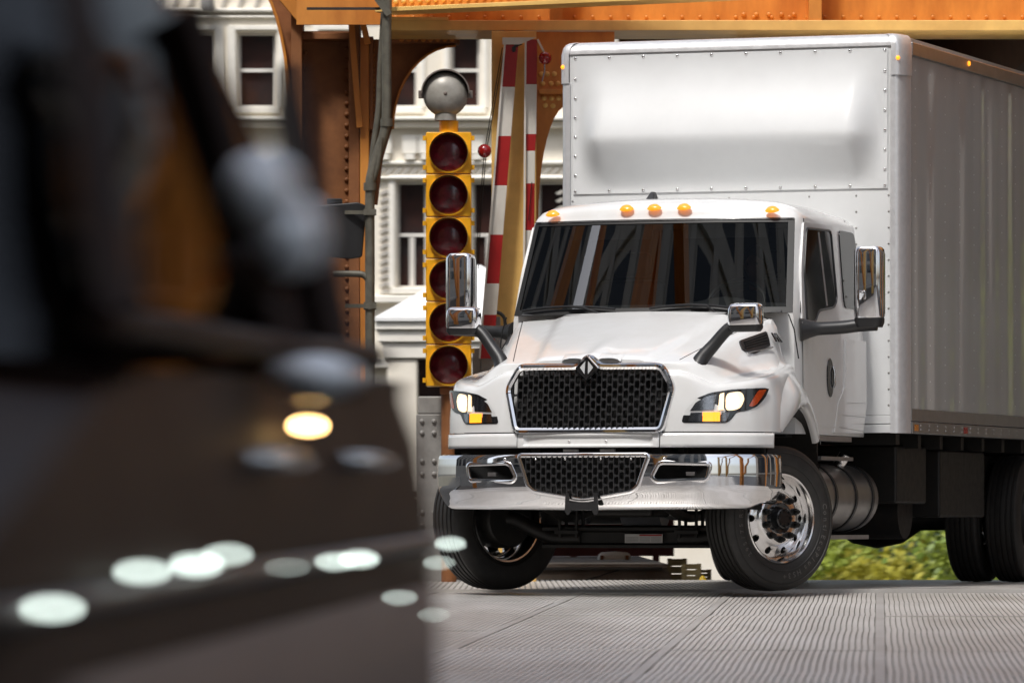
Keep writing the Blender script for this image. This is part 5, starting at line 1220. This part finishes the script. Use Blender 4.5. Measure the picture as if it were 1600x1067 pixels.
for s in (-1, 1):
    tk = sub('fuel_tank', ch)
    if s == 1:
        b = B(); y0, y1, R_ = 1.15, 2.55, .238; b.lathe([(y0, 0), (y0, R_ - .03), (y0 + .03, R_), (y1 - .03, R_), (y1, R_ - .03), (y1 + .02, .12), (y1 + .02, 0)], 40, 'y', (.80, 0, .64)); obj('tank_shell', b, 'tank', tk, smooth=40)
        for y in (1.45, 1.95, 2.38):
            b = B(); b.lathe([(y - .022, R_ + .001), (y - .022, R_ + .009), (y + .022, R_ + .009), (y + .022, R_ + .001)], 40, 'y', (.80, 0, .64)); obj('tank_strap', b, 'blackplastic', tk, smooth=30)
        b = B(); b.box((.7, 1.3, .345), (1.0, 2.4, .375)); obj('tank_step', b, 'alurough', tk)
        b = B(); b.box((.74, 1.2, .90), (1.0, 2.0, .925)); obj('tank_top_step', b, 'alurough', tk)
        b = B(); b.cyl((.86, 2.1, .87), (.91, 2.1, .95), .045, 12); obj('filler_cap', b, 'polished', tk, smooth=40)
    else:
        b = B(); b.box((-1.15, 1.2, .45), (-.7, 2.2, .9)); obj('battery_box', b, 'blackplastic', tk, bevel=.03)
obj('muffler', B().cyl((.2, 2.9, .55), (.2, 4.2, .55), .2, 20), 'chassis', ch, smooth=40)
b = B(); b.lathe([(-.95, .09), (-.35, .10), (-.2, .2), (0, .24), (.2, .2), (.35, .10), (.95, .09)], 24, 'x', (0, 6.15, .50)); obj('rear_axle', b, 'chassis', ch, smooth=60)
b = B(); b.box((-1.2, 2.4, 1.02), (1.2, 2.5, 1.10)); [b.box((-1.2, 3 + k * .6, 1.0), (1.2, 3.08 + k * .6, 1.10)) for k in range(10)]; obj('cross_members', b, 'chassis', ch)
for s in (-1, 1):
    b = B(); b.box((s * .55 - .05, 2.3, 1.02), (s * .55 + .05, 9, 1.095)); obj('wood_sill', b, 'darkwood', ch)
    b = B(); b.box((s * .97 - .30, 6.8, .30), (s * .97 + .30, 6.82, 1.05)); obj('mud_flap', b, 'rubber', ch)
obj('equipment_or_shade_box', B().box((.5, 2.78, .6), (1.1, 3.6, 1.02)), 'chassis', ch, bevel=.02); obj('equipment_or_shade_box', B().box((.3, 3.9, .5), (1.12, 5.2, 1.0)), 'chassis', ch, bevel=.02)  # longer box added to shade the rear wheels
b = B(); b.cyl((.2, 3.55, .55), (.95, 3.55, .55), .21, 20); obj('air_reservoir', b, 'chassis', ch, smooth=40)

# ------------------------------------------------------------------ driver
pr_ = thing('person', 'driver in a dark shirt sitting behind the wheel of the white truck', 'person', T.matrix_basis @ Vector((.5, 1.28, 1.53)), -TH)
def skinbody(pts, edges, m, nm, parent, root=0):
    me = bpy.data.meshes.new(nm); me.from_pydata([p[:3] for p in pts], edges, []); o = bpy.data.objects.new(nm, me); col.objects.link(o); o.parent = parent
    sk = o.modifiers.new('skin', 'SKIN'); o.modifiers.new('ss', 'SUBSURF').render_levels = 2; o.modifiers['ss'].levels = 2
    for i, p in enumerate(pts):
        me.skin_vertices[0].data[i].radius = (p[3], p[3]); me.skin_vertices[0].data[i].use_root = (i == root)
    me.materials.append(M[m]); me.shade_smooth() ; return o
tp = [(0, 0, .08, .15), (0, .02, .3, .15), (0, .02, .48, .16), (0, 0, .56, .09), (-.17, 0, .50, .075), (-.24, -.12, .30, .052), (-.16, -.36, .36, .04), (.17, 0, .50, .075), (.24, -.12, .30, .052), (.14, -.36, .40, .04), (-.1, -.25, .08, .09), (-.1, -.45, .05, .075), (.1, -.25, .08, .09), (.1, -.45, .05, .075), (-.1, -.5, -.3, .05), (.1, -.5, -.3, .05)]
te = [(0, 1), (1, 2), (2, 3), (2, 4), (4, 5), (5, 6), (2, 7), (7, 8), (8, 9), (0, 10), (10, 11), (0, 12), (12, 13), (11, 14), (13, 15)]
skinbody(tp, te, 'shirt', 'body', pr_)
b = B(); 
def headf(a, c):
    g = 2 * pi * a; t = pi * c; r = sin(t); x = .078 * r * cos(g); y = .098 * r * sin(g); z = .125 * -cos(t)
    if y < 0: y *= 1.0 + .12 * math.exp(-((z + .0) / .02) ** 2) * math.exp(-(x / .016) ** 2) * 1.6; y -= .012 * math.exp(-((z + .085) / .03) ** 2)
    x *= 1 - .18 * sm(0, .11, -z); return (x, y + 0, .73 + z)
b.grid(28, 20, headf); obj('head', b, 'skin', pr_, smooth=180)
b = B(); b.cyl((0, .01, .54), (0, 0, .66), .052, 14); obj('neck', b, 'skin', pr_, smooth=60)
b = B(); b.grid(24, 10, lambda a, c: (.088 * sin(pi * (.5 + .5 * c)) * cos(2 * pi * a), .018 + .104 * sin(pi * (.5 + .5 * c)) * sin(2 * pi * a), .745 - .128 * cos(pi * (.5 + .5 * c)) + (.02 if sin(2 * pi * a) < -.3 else -.02) * (1 - c))); obj('hair', b, 'hair', pr_, smooth=180)
for s in (-1, 1):
    b = B(); b.dome((s * .03, -.086, .74), .011, 8, .006, (0, -1, 0)); obj('eye', b, 'darkin', pr_, smooth=60)
    b = B(); b.dome((s * .076, .0, .73), .025, 8, .012, (s, 0, 0)); obj('ear', b, 'skin', pr_, smooth=60)
    hp = [(s * -.15 if s == 1 else .14, -.36, .37, .028), (s * -.15 if s == 1 else .14, -.42, .39, .03)]
    bx = -.16 if s == 1 else .14
    hp = [(bx, -.345, .37, .026), (bx, -.40, .39, .032)]; he = [(0, 1)]
    for k in range(4): hp += [(bx + (k - 1.5) * .018, -.435, .40, .009), (bx + (k - 1.5) * .018, -.45, .375, .008)]; he += [(1, 2 + 2 * k), (2 + 2 * k, 3 + 2 * k)]
    hp += [(bx + .035 * s, -.40, .41, .009), (bx + .03 * s, -.44, .42, .008)]; he += [(1, 10), (10, 11)]
    skinbody(hp, he, 'skin', 'hand', pr_)
